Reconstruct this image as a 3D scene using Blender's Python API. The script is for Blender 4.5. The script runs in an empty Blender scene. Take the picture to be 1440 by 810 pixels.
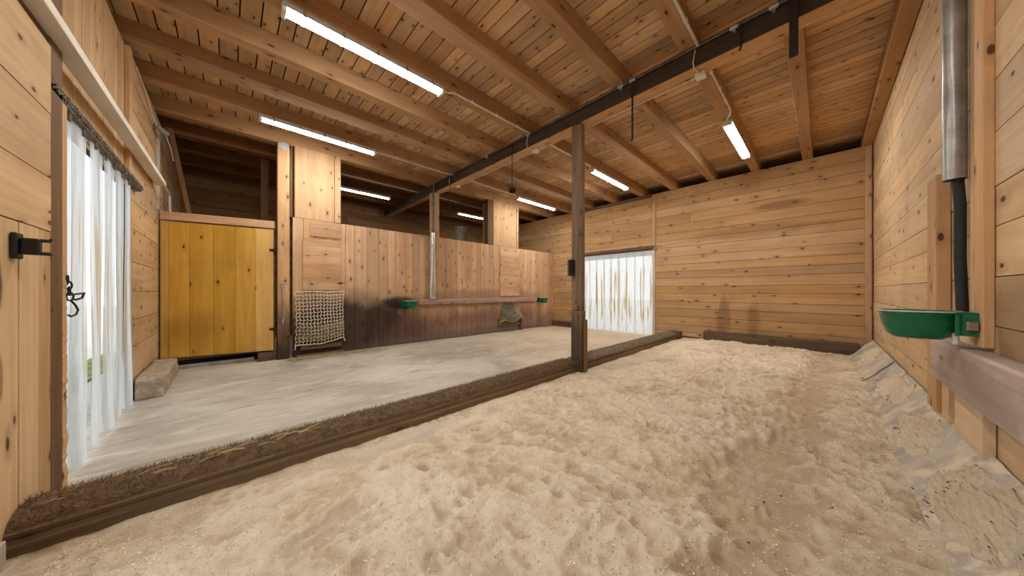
import bpy, bmesh, math, random
import numpy as np
from mathutils import Vector, Matrix, noise as mnoise

SC = bpy.context.scene
COL = SC.collection
R = random.Random(7)

# ------------------------------------------------------------------ helpers
def link(o):
    COL.objects.link(o); return o

def tag(o, label=None, cat=None, group=None, kind=None):
    if label: o['label'] = label
    if cat: o['category'] = cat
    if group: o['group'] = group
    if kind: o['kind'] = kind
    return o

def empty(name, loc=(0, 0, 0), rotz=0.0):
    o = bpy.data.objects.new(name, None)
    o.empty_display_size = 0.1
    o.location = loc; o.rotation_euler = (0, 0, rotz)
    return link(o)

def copy_tree(o, parent=None):
    c = o.copy(); COL.objects.link(c)
    if parent: c.parent = parent
    for ch in list(o.children):
        copy_tree(ch, c)
    return c

class MB:
    """collects shapes and links them as one mesh object"""
    def __init__(self):
        self.v = []; self.f = []; self.r = []; self.sm = []
    def add(self, vs, fs, rnd=None, smooth=False):
        b = len(self.v)
        if rnd is None: rnd = R.random()
        self.v += [tuple(p) for p in vs]
        for f in fs:
            self.f.append(tuple(i + b for i in f)); self.r.append(rnd); self.sm.append(smooth)
        return self
    def box(self, x0, x1, y0, y1, z0, z1, bev=0.0, M=None, rnd=None):
        x0, x1 = min(x0, x1), max(x0, x1); y0, y1 = min(y0, y1), max(y0, y1); z0, z1 = min(z0, z1), max(z0, z1)
        if bev <= 0:
            vs = [(x, y, z) for x in (x0, x1) for y in (y0, y1) for z in (z0, z1)]
            fs = [(0, 1, 3, 2), (4, 6, 7, 5), (0, 4, 5, 1), (2, 3, 7, 6), (0, 2, 6, 4), (1, 5, 7, 3)]
        else:
            bm = bmesh.new()
            bmesh.ops.create_cube(bm, size=1.0)
            for v in bm.verts:
                v.co = Vector(((x0 + x1) / 2 + v.co.x * (x1 - x0), (y0 + y1) / 2 + v.co.y * (y1 - y0), (z0 + z1) / 2 + v.co.z * (z1 - z0)))
            bmesh.ops.bevel(bm, geom=bm.edges[:], offset=bev, segments=2, affect='EDGES', profile=0.5)
            bm.verts.index_update()
            vs = [v.co.copy() for v in bm.verts]; fs = [[v.index for v in f.verts] for f in bm.faces]
            bm.free()
        if M is not None: vs = [M @ Vector(p) for p in vs]
        return self.add(vs, fs, rnd)
    def bar(self, a, b, w, h, bev=0.0, up=(0, 0, 1), rnd=None):
        a = Vector(a); b = Vector(b); d = (b - a); L = d.length; d.normalize()
        u = Vector(up); s = d.cross(u)
        if s.length < 1e-4: s = d.cross(Vector((1, 0, 0)))
        s.normalize(); u = s.cross(d)
        M = Matrix(((d.x, s.x, u.x, a.x), (d.y, s.y, u.y, a.y), (d.z, s.z, u.z, a.z), (0, 0, 0, 1)))
        return self.box(0, L, -w / 2, w / 2, -h / 2, h / 2, bev, M, rnd)
    def tube(self, pts, r, n=10, cap=True, rnd=None):
        pts = [Vector(p) for p in pts]
        rs = r if isinstance(r, (list, tuple)) else [r] * len(pts)
        vs = []; fs = []; prev = None
        for i, p in enumerate(pts):
            d = (pts[min(i + 1, len(pts) - 1)] - pts[max(i - 1, 0)]).normalized()
            if prev is None:
                s = d.cross(Vector((0, 0, 1)))
                if s.length < 1e-3: s = d.cross(Vector((1, 0, 0)))
            else:
                s = prev - d * prev.dot(d)
            s.normalize(); prev = s; u = d.cross(s)
            for k in range(n):
                a = 2 * math.pi * k / n
                vs.append(p + (s * math.cos(a) + u * math.sin(a)) * rs[i])
        for i in range(len(pts) - 1):
            for k in range(n):
                fs.append((i * n + k, i * n + (k + 1) % n, (i + 1) * n + (k + 1) % n, (i + 1) * n + k))
        if cap:
            fs.append(tuple(range(n))[::-1]); fs.append(tuple((len(pts) - 1) * n + k for k in range(n)))
        return self.add(vs, fs, rnd, True)
    def lathe(self, prof, c=(0, 0, 0), n=24, rnd=None, M=None):
        vs = []; fs = []
        for (r, z) in prof:
            for k in range(n):
                a = 2 * math.pi * k / n
                p = Vector((c[0] + r * math.cos(a), c[1] + r * math.sin(a), c[2] + z))
                vs.append(M @ p if M is not None else p)
        for i in range(len(prof) - 1):
            for k in range(n):
                fs.append((i * n + k, i * n + (k + 1) % n, (i + 1) * n + (k + 1) % n, (i + 1) * n + k))
        return self.add(vs, fs, rnd, True)
    def grid(self, P, rnd=None, smooth=True):
        n, m = len(P), len(P[0])
        vs = [p for row in P for p in row]
        fs = [(i * m + j, i * m + j + 1, (i + 1) * m + j + 1, (i + 1) * m + j) for i in range(n - 1) for j in range(m - 1)]
        return self.add(vs, fs, rnd, smooth)
    def build(self, name, mat, parent=None, auto=40):
        me = bpy.data.meshes.new(name)
        me.from_pydata(self.v, [], self.f)
        me.polygons.foreach_set('use_smooth', [bool(s) for s in self.sm])
        at = me.attributes.new('rnd', 'FLOAT', 'FACE')
        at.data.foreach_set('value', self.r)
        me.materials.append(mat)
        me.validate(); me.update()
        bm = bmesh.new(); bm.from_mesh(me)
        bmesh.ops.recalc_face_normals(bm, faces=bm.faces[:])
        if any(self.sm):
            for e in bm.edges:
                if len(e.link_faces) == 2 and e.calc_face_angle(0) > math.radians(auto): e.smooth = False
        bm.to_mesh(me); bm.free()
        o = bpy.data.objects.new(name, me); link(o)
        if parent: o.parent = parent
        return o

def struct(name, mb, mat):
    return tag(mb.build(name, mat), kind='structure')

# ------------------------------------------------------------------ materials
class NT:
    def __init__(self, name):
        self.m = bpy.data.materials.new(name); self.m.use_nodes = True
        self.t = self.m.node_tree; self.t.nodes.clear()
        self.out = self.n('ShaderNodeOutputMaterial')
    def n(self, typ, **kw):
        x = self.t.nodes.new(typ)
        for k, v in kw.items(): setattr(x, k, v)
        return x
    def l(self, a, b): self.t.links.new(a, b)
    def setin(self, sock, v):
        if hasattr(v, 'is_linked') or isinstance(v, bpy.types.NodeSocket): self.l(v, sock)
        else: sock.default_value = v
    def math(self, op, a, b=0.0, c=0.0, clamp=False):
        x = self.n('ShaderNodeMath', operation=op, use_clamp=clamp)
        for i, v in enumerate((a, b, c)): self.setin(x.inputs[i], v)
        return x.outputs[0]
    def vmath(self, op, a, b=(0, 0, 0)):
        x = self.n('ShaderNodeVectorMath', operation=op)
        self.setin(x.inputs[0], a); self.setin(x.inputs[1], b)
        return x.outputs['Value'] if op in ('LENGTH', 'DISTANCE', 'DOT_PRODUCT') else x.outputs[0]
    def mix(self, fac, a, b, blend='MIX'):
        x = self.n('ShaderNodeMix', data_type='RGBA', blend_type=blend)
        self.setin(x.inputs[0], fac); self.setin(x.inputs[6], self.c4(a)); self.setin(x.inputs[7], self.c4(b))
        return x.outputs[2]
    def c4(self, c):
        return (*c, 1.0) if isinstance(c, (tuple, list)) and len(c) == 3 else c
    def ss(self, v, lo, hi, a=0.0, b=1.0):
        x = self.n('ShaderNodeMapRange', interpolation_type='SMOOTHSTEP')
        self.setin(x.inputs[0], v); x.inputs[1].default_value = lo; x.inputs[2].default_value = hi
        x.inputs[3].default_value = a; x.inputs[4].default_value = b
        return x.outputs[0]
    def noise(self, vec, scale, detail=4, rough=0.55, dist=0.0):
        x = self.n('ShaderNodeTexNoise'); x.inputs['Scale'].default_value = scale
        x.inputs['Detail'].default_value = detail; x.inputs['Roughness'].default_value = rough
        x.inputs['Distortion'].default_value = dist
        if vec is not None: self.l(vec, x.inputs['Vector'])
        return x
    def scaled(self, vec, s):
        return self.vmath('MULTIPLY', vec, s)
    def obj(self): return self.n('ShaderNodeTexCoord').outputs['Object']
    def bsdf(self, col, rough=0.7, metal=0.0, spec=0.3, bump=None, bstr=0.3, bdist=0.01):
        b = self.n('ShaderNodeBsdfPrincipled')
        self.setin(b.inputs['Base Color'], self.c4(col)); self.setin(b.inputs['Roughness'], rough)
        b.inputs['Metallic'].default_value = metal; b.inputs['Specular IOR Level'].default_value = spec
        if bump is not None:
            bp = self.n('ShaderNodeBump'); bp.inputs['Strength'].default_value = bstr; bp.inputs['Distance'].default_value = bdist
            self.l(bump, bp.inputs['Height']); self.l(bp.outputs[0], b.inputs['Normal'])
        self.l(b.outputs[0], self.out.inputs[0])
        return b

def wood(name, c0, c1, axis='x', knot=0.5, knotcol=(0.07, 0.025, 0.01), var=0.25, stains=(), rough=0.72, objrand=False, bump=0.25, kscale=(3.2, 7.0), dirt=0.25):
    """sawn softwood: grain along axis, knots, board-to-board tone"""
    t = NT(name); P = t.obj()
    rndn = t.n('ShaderNodeAttribute', attribute_name='rnd').outputs['Fac']
    if objrand:
        orand = t.n('ShaderNodeObjectInfo').outputs['Random']
        rnd = t.math('FRACT', t.math('ADD', rndn, orand))
    else: rnd = rndn
    cv = t.n('ShaderNodeCombineXYZ')
    for i, k in enumerate((37.0, 53.0, 71.0)): t.l(t.math('MULTIPLY', rnd, k), cv.inputs[i])
    Q = t.vmath('ADD', P, cv.outputs[0])
    ai = 'xyz'.index(axis)
    def sc(al, ac): return tuple(al if i == ai else ac for i in range(3))
    # knots first so that the grain can bend round them
    vor = t.n('ShaderNodeTexVoronoi', voronoi_dimensions='2D'); vor.inputs['Scale'].default_value = 1.0
    sq = t.n('ShaderNodeSeparateXYZ'); t.l(Q, sq.inputs[0])
    o1, o2 = [i for i in range(3) if i != ai]
    kv = t.n('ShaderNodeCombineXYZ')
    t.l(t.math('MULTIPLY', sq.outputs[ai], kscale[0]), kv.inputs[0])
    t.l(t.math('MULTIPLY', t.math('ADD', sq.outputs[o1], sq.outputs[o2]), kscale[1]), kv.inputs[1])
    t.l(kv.outputs[0], vor.inputs['Vector'])
    sepc = t.n('ShaderNodeSeparateColor'); t.l(vor.outputs['Color'], sepc.inputs[0])
    keep = t.math('LESS_THAN', sepc.outputs[0], knot)
    size = t.math('MULTIPLY_ADD', sepc.outputs[1], 0.055, 0.05)
    kd = t.math('DIVIDE', vor.outputs['Distance'], size)
    km = t.math('MULTIPLY', t.ss(kd, 0.6, 1.1, 1.0, 0.0), keep)
    halo = t.math('MULTIPLY', t.ss(kd, 0.8, 3.6, 1.0, 0.0), keep)
    bend = t.n('ShaderNodeCombineXYZ')
    for i in range(3): bend.inputs[i].default_value = 0.0
    for i in range(3):
        if i != ai: t.l(t.math('MULTIPLY', halo, 0.035), bend.inputs[i])
    G = t.vmath('ADD', Q, bend.outputs[0])
    g1 = t.noise(t.scaled(G, sc(0.8, 15.0)), 1.0, 4, 0.55, 0.8).outputs['Fac']
    g2 = t.noise(t.scaled(G, sc(3.0, 120.0)), 1.0, 3, 0.6).outputs['Fac']
    g3 = t.noise(t.scaled(Q, sc(0.5, 3.0)), 1.0, 3, 0.5).outputs['Fac']
    g = t.math('ADD', t.math('MULTIPLY', g1, 0.5), t.math('ADD', t.math('MULTIPLY', g2, 0.22), t.math('MULTIPLY', g3, 0.42)))
    col = t.mix(t.ss(g, 0.34, 0.82), c0, c1)
    tone = t.math('MULTIPLY_ADD', rnd, var * 2, 1.0 - var)
    hsv = t.n('ShaderNodeHueSaturation')
    t.l(col, hsv.inputs['Color']); t.l(tone, hsv.inputs['Value'])
    t.l(t.math('MULTIPLY_ADD', t.math('FRACT', t.math('MULTIPLY', rnd, 7.3)), 0.16, 0.92), hsv.inputs['Saturation'])
    col = hsv.outputs[0]
    if dirt > 0:
        dn = t.noise(P, 1.7, 5, 0.6).outputs['Fac']
        col = t.mix(t.math('MULTIPLY', t.ss(dn, 0.45, 0.75), dirt), col, (0.16, 0.09, 0.045))
    col = t.mix(t.math('MULTIPLY', halo, 0.35), col, tuple(0.55 * x for x in c0))
    col = t.mix(t.math('MULTIPLY', km, 0.92), col, knotcol)
    for s in stains:
        nz = t.noise(t.scaled(P, s.get('ns', (3, 3, 3))), 1.0, 4, 0.6)
        off = t.scaled(t.vmath('SUBTRACT', nz.outputs['Color'], (0.5, 0.5, 0.5)), (s.get('n', 0.6),) * 3)
        d = t.vmath('LENGTH', t.vmath('ADD', t.vmath('DIVIDE', t.vmath('SUBTRACT', P, s['c']), s['r']), off))
        m = t.math('MULTIPLY', t.ss(d, s.get('in', 0.45), 1.0, 1.0, 0.0), s.get('a', 0.8))
        col = t.mix(m, col, s['col'], s.get('blend', 'MIX'))
    t.bsdf(col, rough, 0, 0.25, t.math('SUBTRACT', g, t.math('MULTIPLY', km, 0.3)), bump, 0.004)
    return t.m

def plain(name, col, rough=0.6, metal=0.0, var=0.15, scale=20.0, bump=0.1, col2=None, spec=0.4):
    t = NT(name); P = t.obj()
    n = t.noise(P, scale, 5, 0.6).outputs['Fac']
    c = t.mix(t.ss(n, 0.3, 0.72), col, col2 if col2 else tuple(x * (1 - 2 * var) for x in col))
    t.bsdf(c, rough, metal, spec, n, bump, 0.004)
    return t.m

PURPLE = (0.014, 0.0075, 0.0075)
part_stains = [
    dict(c=(1.7, 6, 0.12), r=(1.95, 9, 1.12), col=PURPLE, a=0.93, n=0.55, ns=(2.2, 1, 1.4), **{'in': 0.55}),
    dict(c=(2.55, 6, 0.86), r=(0.55, 9, 0.16), col=PURPLE, a=0.9, n=0.5),
    dict(c=(5.0, 6, 0.12), r=(3.6, 9, 0.75), col=(0.17, 0.09, 0.075), a=0.75, n=0.8, ns=(5, 1, 1.2)),
    dict(c=(4.9, 6, 0.95), r=(2.6, 9, 0.28), col=(0.28, 0.16, 0.12), a=0.6, n=0.7),
    dict(c=(4.4, 6, 0.0), r=(3.4, 9, 0.25), col=(0.14, 0.12, 0.10), a=0.7, n=0.5),
]
PINE0, PINE1 = (0.34, 0.165, 0.066), (0.60, 0.345, 0.165)
M = {}
M['partition'] = wood('pine_partition', (0.47, 0.28, 0.155), (0.67, 0.45, 0.28), 'z', 0.55, stains=part_stains, var=0.16)
M['hatch'] = wood('pine_hatch', (0.48, 0.28, 0.155), (0.70, 0.46, 0.28), 'x', 0.5, stains=part_stains[:1], var=0.12)
M['back'] = wood('pine_back_wall', (0.38, 0.225, 0.105), (0.56, 0.365, 0.19), 'y', 0.36, var=0.13, kscale=(3.0, 6.5), stains=[
    dict(c=(7.6, 1.45, 0.55), r=(9, 0.17, 0.55), col=(0.13, 0.065, 0.03), a=0.5, n=1.3, ns=(1, 14, 2.2)),
    dict(c=(7.6, 0.95, 0.5), r=(9, 0.13, 0.5), col=(0.13, 0.065, 0.03), a=0.45, n=1.3, ns=(1, 14, 2.2)),
    dict(c=(7.6, 0.55, 2.75), r=(9, 0.5, 0.1), col=(0.14, 0.07, 0.03), a=0.6, n=0.6),
    dict(c=(7.6, 1.0, 2.3), r=(9, 1.4, 0.16), col=(0.17, 0.09, 0.04), a=0.4, n=0.9)])
M['right'] = wood('pine_right_wall', (0.50, 0.34, 0.19), (0.71, 0.525, 0.335), 'x', 0.45, var=0.12, kscale=(3.0, 6.5), stains=[
    dict(c=(2.4, -0.58, 0.95), r=(0.5, 9, 0.3), col=(0.22, 0.12, 0.05), a=0.6, n=0.8)])
M['left_h'] = wood('pine_left_horizontal', (0.47, 0.30, 0.15), (0.67, 0.47, 0.27), 'y', 0.5, var=0.12, kscale=(3.0, 6.5))
M['left_v'] = wood('pine_left_vertical', (0.45, 0.285, 0.14), (0.65, 0.455, 0.26), 'z', 0.5, var=0.14, stains=[dict(c=(-.65, 2.225, 1.12), r=(9, .045, .13), col=(0.05, 0.03, 0.018), a=0.85, n=0.7, ns=(9, 9, 9)), dict(c=(-.65, 2.24, .75), r=(9, .03, .12), col=(0.12, 0.06, 0.03), a=0.6, n=0.9, ns=(9, 9, 9))], kscale=(3.0, 6.5))
M['ceil'] = wood('pine_ceiling_boards', (0.47, 0.29, 0.15), (0.69, 0.47, 0.27), 'y', 0.6, var=0.22, kscale=(4.2, 8.0))
M['rafter'] = wood('spruce_rafter', (0.34, 0.195, 0.095), (0.52, 0.325, 0.17), 'x', 0.5, var=0.14, objrand=True, kscale=(2.6, 7.0))
M['rafter_dim'] = wood('dim_rafter', (0.12, 0.055, 0.022), (0.26, 0.135, 0.06), 'x', 0.5, var=0.2, objrand=True)  # dark tone stands in for the dimness behind the partition
M['post'] = wood('pine_post', (0.46, 0.28, 0.15), (0.66, 0.43, 0.25), 'z', 0.6, var=0.12, stains=part_stains[:1])
M['post_dark'] = wood('weathered_post', (0.10, 0.066, 0.042), (0.25, 0.165, 0.105), 'z', 0.4, var=0.15, stains=[
    dict(c=(3.4, 2.28, 0.2), r=(1, 1, 0.75), col=(0.03, 0.018, 0.014), a=0.65, n=0.5)])
M['beam_dark'] = wood('dark_beam_face', (0.035, 0.024, 0.017), (0.085, 0.058, 0.04), 'y', 0.2, var=0.1)
M['beam_light'] = wood('beam_underside', (0.45, 0.27, 0.14), (0.65, 0.42, 0.24), 'y', 0.5, var=0.1)
M['dark_x'] = wood('dark_timber_long', (0.07, 0.047, 0.027), (0.22, 0.145, 0.08), 'x', 0.3, var=0.15, bump=0.6)
M['dark_y'] = wood('dark_timber_cross', (0.05, 0.036, 0.025), (0.16, 0.11, 0.07), 'y', 0.3, var=0.15, bump=0.6)
M['brown_y'] = wood('brown_timber_cross', (0.10, 0.05, 0.025), (0.22, 0.12, 0.065), 'y', 0.3, var=0.12)
M['brown_z'] = wood('brown_timber_upright', (0.11, 0.055, 0.022), (0.25, 0.135, 0.06), 'z', 0.3, var=0.12)
M['purple_x'] = wood('chewed_board', (0.36, 0.28, 0.24), (0.60, 0.50, 0.44), 'x', 0.35, var=0.12, bump=0.5, stains=[
    dict(c=(2.6, -0.5, 0.62), r=(0.9, 1, 0.2), col=(0.20, 0.14, 0.12), a=0.45, n=1.0, ns=(6, 6, 6))])
M['ledge'] = wood('worn_ledge', (0.30, 0.19, 0.145), (0.50, 0.36, 0.28), 'x', 0.3, var=0.12, bump=0.5)
M['yellow'] = wood('varnished_yellow_boards', (0.50, 0.28, 0.055), (0.72, 0.45, 0.11), 'z', 0.22, var=0.12, rough=0.5, kscale=(3.0, 6.5), stains=[
    dict(c=(0.3, 6.1, 0.55), r=(0.75, 9, 0.5), col=(0.30, 0.14, 0.03), a=0.6, n=0.9, ns=(3, 3, 2)),
    dict(c=(-0.55, 6.3, 0.4), r=(0.35, 9, 0.55), col=(0.28, 0.14, 0.03), a=0.5, n=0.9)])
M['header'] = wood('header_board', (0.46, 0.28, 0.16), (0.66, 0.44, 0.27), 'x', 0.5, var=0.1)
M['far'] = wood('far_wall_boards', (0.19, 0.105, 0.05), (0.34, 0.20, 0.10), 'x', 0.4, var=0.25)  # dimness of the room behind is put into the board colour
M['gap'] = plain('dark_backing', (0.025, 0.014, 0.008), 0.9, scale=6)
M['white_wood'] = wood('whitewashed_rail', (0.66, 0.60, 0.52), (0.86, 0.83, 0.77), 'y', 0.2, (0.25, 0.17, 0.1), var=0.06, dirt=0.15)
M['white_z'] = wood('whitewashed_batten', (0.42, 0.36, 0.29), (0.70, 0.64, 0.55), 'z', 0.2, (0.25, 0.17, 0.1), var=0.06)
M['galv'] = plain('galvanised_steel', (0.72, 0.74, 0.76), 0.22, 0.95, 0.14, 9, 0.05)
M['galv_dull'] = plain('dull_zinc', (0.46, 0.46, 0.46), 0.38, 0.45, 0.2, 7, 0.1)
M['conduit'] = plain('conduit_grey', (0.74, 0.70, 0.63), 0.5, 0.2, 0.15, 30)
M['dark_pipe'] = plain('dark_iron_pipe', (0.14, 0.12, 0.11), 0.45, 0.7, 0.2, 15)
M['iron'] = plain('rusty_iron', (0.045, 0.035, 0.03), 0.6, 0.5, 0.2, 30, 0.3)
M['black'] = plain('black_plastic', (0.012, 0.012, 0.013), 0.42, 0, 0.1, 30)
M['rubber'] = plain('black_rubber', (0.03, 0.03, 0.03), 0.7, 0, 0.2, 25)
M['white_plastic'] = plain('white_plastic', (0.75, 0.73, 0.68), 0.4, 0, 0.06, 12)
M['grey_plastic'] = plain('grey_housing', (0.45, 0.44, 0.42), 0.4, 0, 0.08, 12)
M['brass'] = plain('corroded_valve', (0.42, 0.34, 0.28), 0.45, 0.7, 0.25, 60, 0.2)
M['concrete_block'] = plain('rough_concrete', (0.50, 0.41, 0.31), 0.9, 0, 0.22, 14, 0.9, spec=0.2)
M['rope'] = plain('net_cord', (0.74, 0.66, 0.53), 0.85, 0, 0.15, 60)
M['rope_old'] = plain('old_net_cord', (0.55, 0.50, 0.38), 0.85, 0, 0.15, 60)
M['bristle'] = plain('bristle_brown', (0.16, 0.10, 0.05), 0.9, 0, 0.3, 25, 0.4)
M['bristle_dusty'] = plain('bristle_dusty', (0.30, 0.24, 0.17), 0.9, 0, 0.35, 25, 0.4)
M['curtain_rail'] = plain('dusty_rail', (0.20, 0.165, 0.125), 0.8, 0.1, 0.35, 45, 0.8)
M['gravel'] = plain('pale_gravel', (0.62, 0.60, 0.56), 0.95, 0, 0.12, 30)
M['grass'] = plain('meadow_green', (0.26, 0.38, 0.09), 0.95, 0, 0.3, 3)
M['grey_drum'] = plain('grey_drum', (0.42, 0.40, 0.37), 0.5, 0.2, 0.1, 8)

def straw_mat(name, a, b):
    t = NT(name)
    r = t.n('ShaderNodeAttribute', attribute_name='rnd').outputs['Fac']
    t.bsdf(t.mix(r, a, b), 0.8, 0, 0.25)
    return t.m
M['hay'] = straw_mat('hay', (0.30, 0.25, 0.11), (0.78, 0.64, 0.38))
M['hay_dark'] = straw_mat('hay_dark', (0.10, 0.09, 0.04), (0.36, 0.31, 0.15))
M['straw'] = straw_mat('straw', (0.42, 0.33, 0.17), (0.62, 0.53, 0.33))
M['fibre_dusty'] = straw_mat('bristle_fibre_dusty', (0.14, 0.105, 0.07), (0.46, 0.37, 0.26))
M['fibre'] = straw_mat('bristle_fibre', (0.09, 0.055, 0.026), (0.36, 0.25, 0.14))

def green_mat():
    t = NT('green_enamel'); P = t.obj()
    n = t.noise(P, 14, 5, 0.6).outputs['Fac']
    c = t.mix(t.ss(n, 0.35, 0.75), (0.0, 0.115, 0.05), (0.004, 0.175, 0.08))
    b = t.bsdf(c, t.math('MULTIPLY_ADD', n, 0.25, 0.16), 0, 0.5, n, 0.05)
    return t.m
M['green'] = green_mat()

def concrete():
    t = NT('worn_concrete'); P = t.obj()
    n1 = t.noise(P, 0.8, 6, 0.6, 0.6).outputs['Fac']
    n2 = t.noise(t.scaled(P, (1.6, 5.5, 1)), 1.2, 6, 0.6, 1.4).outputs['Fac']
    n3 = t.noise(P, 38, 5, 0.7).outputs['Fac']
    c = t.mix(t.ss(n1, 0.32, 0.68), (0.36, 0.325, 0.275), (0.56, 0.52, 0.455))
    c = t.mix(t.math('MULTIPLY', t.ss(n2, 0.5, 0.72), 0.7), c, (0.68, 0.62, 0.52))
    c = t.mix(t.math('MULTIPLY', t.ss(n2, 0.46, 0.3), 0.5), c, (0.20, 0.17, 0.14))
    c = t.mix(t.math('MULTIPLY', t.ss(n3, 0.56, 0.75), 0.3), c, (0.17, 0.14, 0.11))
    # sawdust trodden over the far end
    sx = t.n('ShaderNodeSeparateXYZ'); t.l(P, sx.inputs[0])
    far = t.math('MULTIPLY', t.ss(t.math('ADD', sx.outputs[0], t.math('MULTIPLY', n1, 3.0)), 3.4, 8.0), 0.65)
    c = t.mix(far, c, (0.62, 0.49, 0.34))
    hh = t.math('ADD', t.math('MULTIPLY', n2, 0.7), t.math('MULTIPLY', n3, 0.3))
    t.bsdf(c, 0.85, 0, 0.25, hh, 0.5, 0.02)
    return t.m
M['concrete'] = concrete()

def sand_mat(name, dark=(0.52, 0.385, 0.25), mid=(0.77, 0.63, 0.455), light=(0.89, 0.79, 0.62), damp=True):
    t = NT(name); P = t.obj()
    n1 = t.noise(P, 2.3, 6, 0.65, 0.5).outputs['Fac']
    n2 = t.noise(P, 110, 5, 0.75).outputs['Fac']
    n3 = t.noise(P, 14, 6, 0.7).outputs['Fac']
    c = t.mix(t.ss(n1, 0.3, 0.7), mid, light)
    c = t.mix(t.math('MULTIPLY', t.ss(n3, 0.5, 0.75), 0.45), c, dark)
    c = t.mix(t.math('MULTIPLY', t.ss(n2, 0.54, 0.74), 0.4), c, tuple(0.6 * x for x in dark))
    if damp:
        a = t.n('ShaderNodeAttribute', attribute_name='damp').outputs['Fac']
        c = t.mix(t.math('MULTIPLY', a, 0.6), c, (0.60, 0.45, 0.30))
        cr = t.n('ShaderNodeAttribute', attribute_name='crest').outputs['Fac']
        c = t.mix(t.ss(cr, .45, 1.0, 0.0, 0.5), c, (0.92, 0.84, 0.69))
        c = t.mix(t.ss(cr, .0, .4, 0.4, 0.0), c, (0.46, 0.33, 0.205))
        d = t.n('ShaderNodeAttribute', attribute_name='bare').outputs['Fac']
        c = t.mix(t.math('MULTIPLY', d, 0.8), c, (0.60, 0.52, 0.42))
    hh = t.math('ADD', t.math('MULTIPLY', n3, 0.6), t.math('MULTIPLY', n2, 0.4))
    t.bsdf(c, 0.95, 0, 0.1, hh, 1.0, 0.03)
    return t.m
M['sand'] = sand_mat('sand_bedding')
M['sand_pile'] = sand_mat('sand_on_mat', damp=False)

def mat_rubber():
    t = NT('dusty_rubber_mat'); P = t.obj()
    n1 = t.noise(P, 3.0, 6, 0.65).outputs['Fac']; n2 = t.noise(P, 70, 4, 0.7).outputs['Fac']
    c = t.mix(t.ss(n1, 0.35, 0.65), (0.33, 0.30, 0.265), (0.47, 0.42, 0.35))
    c = t.mix(t.math('MULTIPLY', t.ss(n2, 0.5, 0.7), 0.35), c, (0.70, 0.58, 0.43))
    n4 = t.noise(P, 5.0, 6, 0.7, 0.5).outputs['Fac']
    c = t.mix(t.math('MULTIPLY', t.ss(n4, 0.46, 0.62), 0.75), c, (0.72, 0.60, 0.44))
    t.bsdf(c, 0.85, 0, 0.2, n2, 0.35, 0.006)
    return t.m
M['mat'] = mat_rubber()

def pvc(name, stains=0.35, tint=(0.78, 0.79, 0.78), clear=0.12):
    """milky PVC strip: light comes through it, streaked with dirt"""
    t = NT(name); P = t.obj()
    orand = t.n('ShaderNodeObjectInfo').outputs['Random']
    cv = t.n('ShaderNodeCombineXYZ')
    for i in range(3): t.l(t.math('MULTIPLY', orand, (31.0, 17.0, 9.0)[i]), cv.inputs[i])
    Q = t.vmath('ADD', P, cv.outputs[0])
    n1 = t.noise(t.scaled(Q, (15, 15, 0.6)), 1.0, 2, 0.5).outputs['Fac']
    n2 = t.noise(t.scaled(Q, (34, 34, 5)), 1.0, 3, 0.6).outputs['Fac']
    sp = t.n('ShaderNodeSeparateXYZ'); t.l(P, sp.inputs[0])
    zz = sp.outputs[2]
    band = t.math('MULTIPLY', t.ss(zz, 0.15, 0.7), t.ss(zz, 1.35, 1.8, 1.0, 0.0))
    m = t.math('MULTIPLY', t.math('MULTIPLY', t.ss(n1, 0.54, 0.64), band), stains * 2.2, clamp=True)
    c = t.mix(t.ss(n2, 0.3, 0.7), tint, tuple(x * 0.86 for x in tint))
    c = t.mix(m, c, (0.46, 0.27, 0.04))
    tr = t.n('ShaderNodeBsdfTranslucent'); t.l(c, tr.inputs[0])
    df = t.n('ShaderNodeBsdfPrincipled'); t.l(c, df.inputs['Base Color']); df.inputs['Roughness'].default_value = 0.3
    mx = t.n('ShaderNodeMixShader'); mx.inputs[0].default_value = 0.3
    t.l(tr.outputs[0], mx.inputs[1]); t.l(df.outputs[0], mx.inputs[2])
    tp = t.n('ShaderNodeBsdfTransparent')
    m2 = t.n('ShaderNodeMixShader'); m2.inputs[0].default_value = clear
    t.l(mx.outputs[0], m2.inputs[1]); t.l(tp.outputs[0], m2.inputs[2])
    t.l(m2.outputs[0], t.out.inputs[0])
    return t.m
M['pvc'] = pvc('milky_pvc_strip', 0.8)
M['pvc_left'] = pvc('milky_pvc_strip_worn', 0.35, (0.70, 0.71, 0.71), 0.13)

def emis(name, col, s):
    t = NT(name); e = t.n('ShaderNodeEmission'); e.inputs[0].default_value = (*col, 1); e.inputs[1].default_value = s
    t.l(e.outputs[0], t.out.inputs[0]); return t.m
LED = 42.0
M['led'] = emis('led_diffuser', (1.0, 0.955, 0.88), LED)
M['led_dim'] = emis('led_diffuser_old', (1.0, 0.93, 0.82), LED * 0.25)

# ------------------------------------------------------------------ room geometry
XL, XB, YR, YP, YF = -0.70, 7.60, -0.58, 6.00, 9.00
ZR, ZC = 3.50, 3.70        # rafter underside, ceiling boards

def rows(a, b, w, jit, cuts=()):
    """edges of boards from a to b, about w wide, forced to meet every cut"""
    stops = [a] + sorted(c for c in cuts if a + .01 < c < b - .01) + [b]
    e = [a]
    for s0, s1 in zip(stops, stops[1:]):
        n = max(1, round((s1 - s0) / w))
        ws = [1 + R.uniform(-jit, jit) for _ in range(n)]; k = (s1 - s0) / sum(ws); p = s0
        for q in ws: p += q * k; e.append(p)
        e[-1] = s1
    return e

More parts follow.
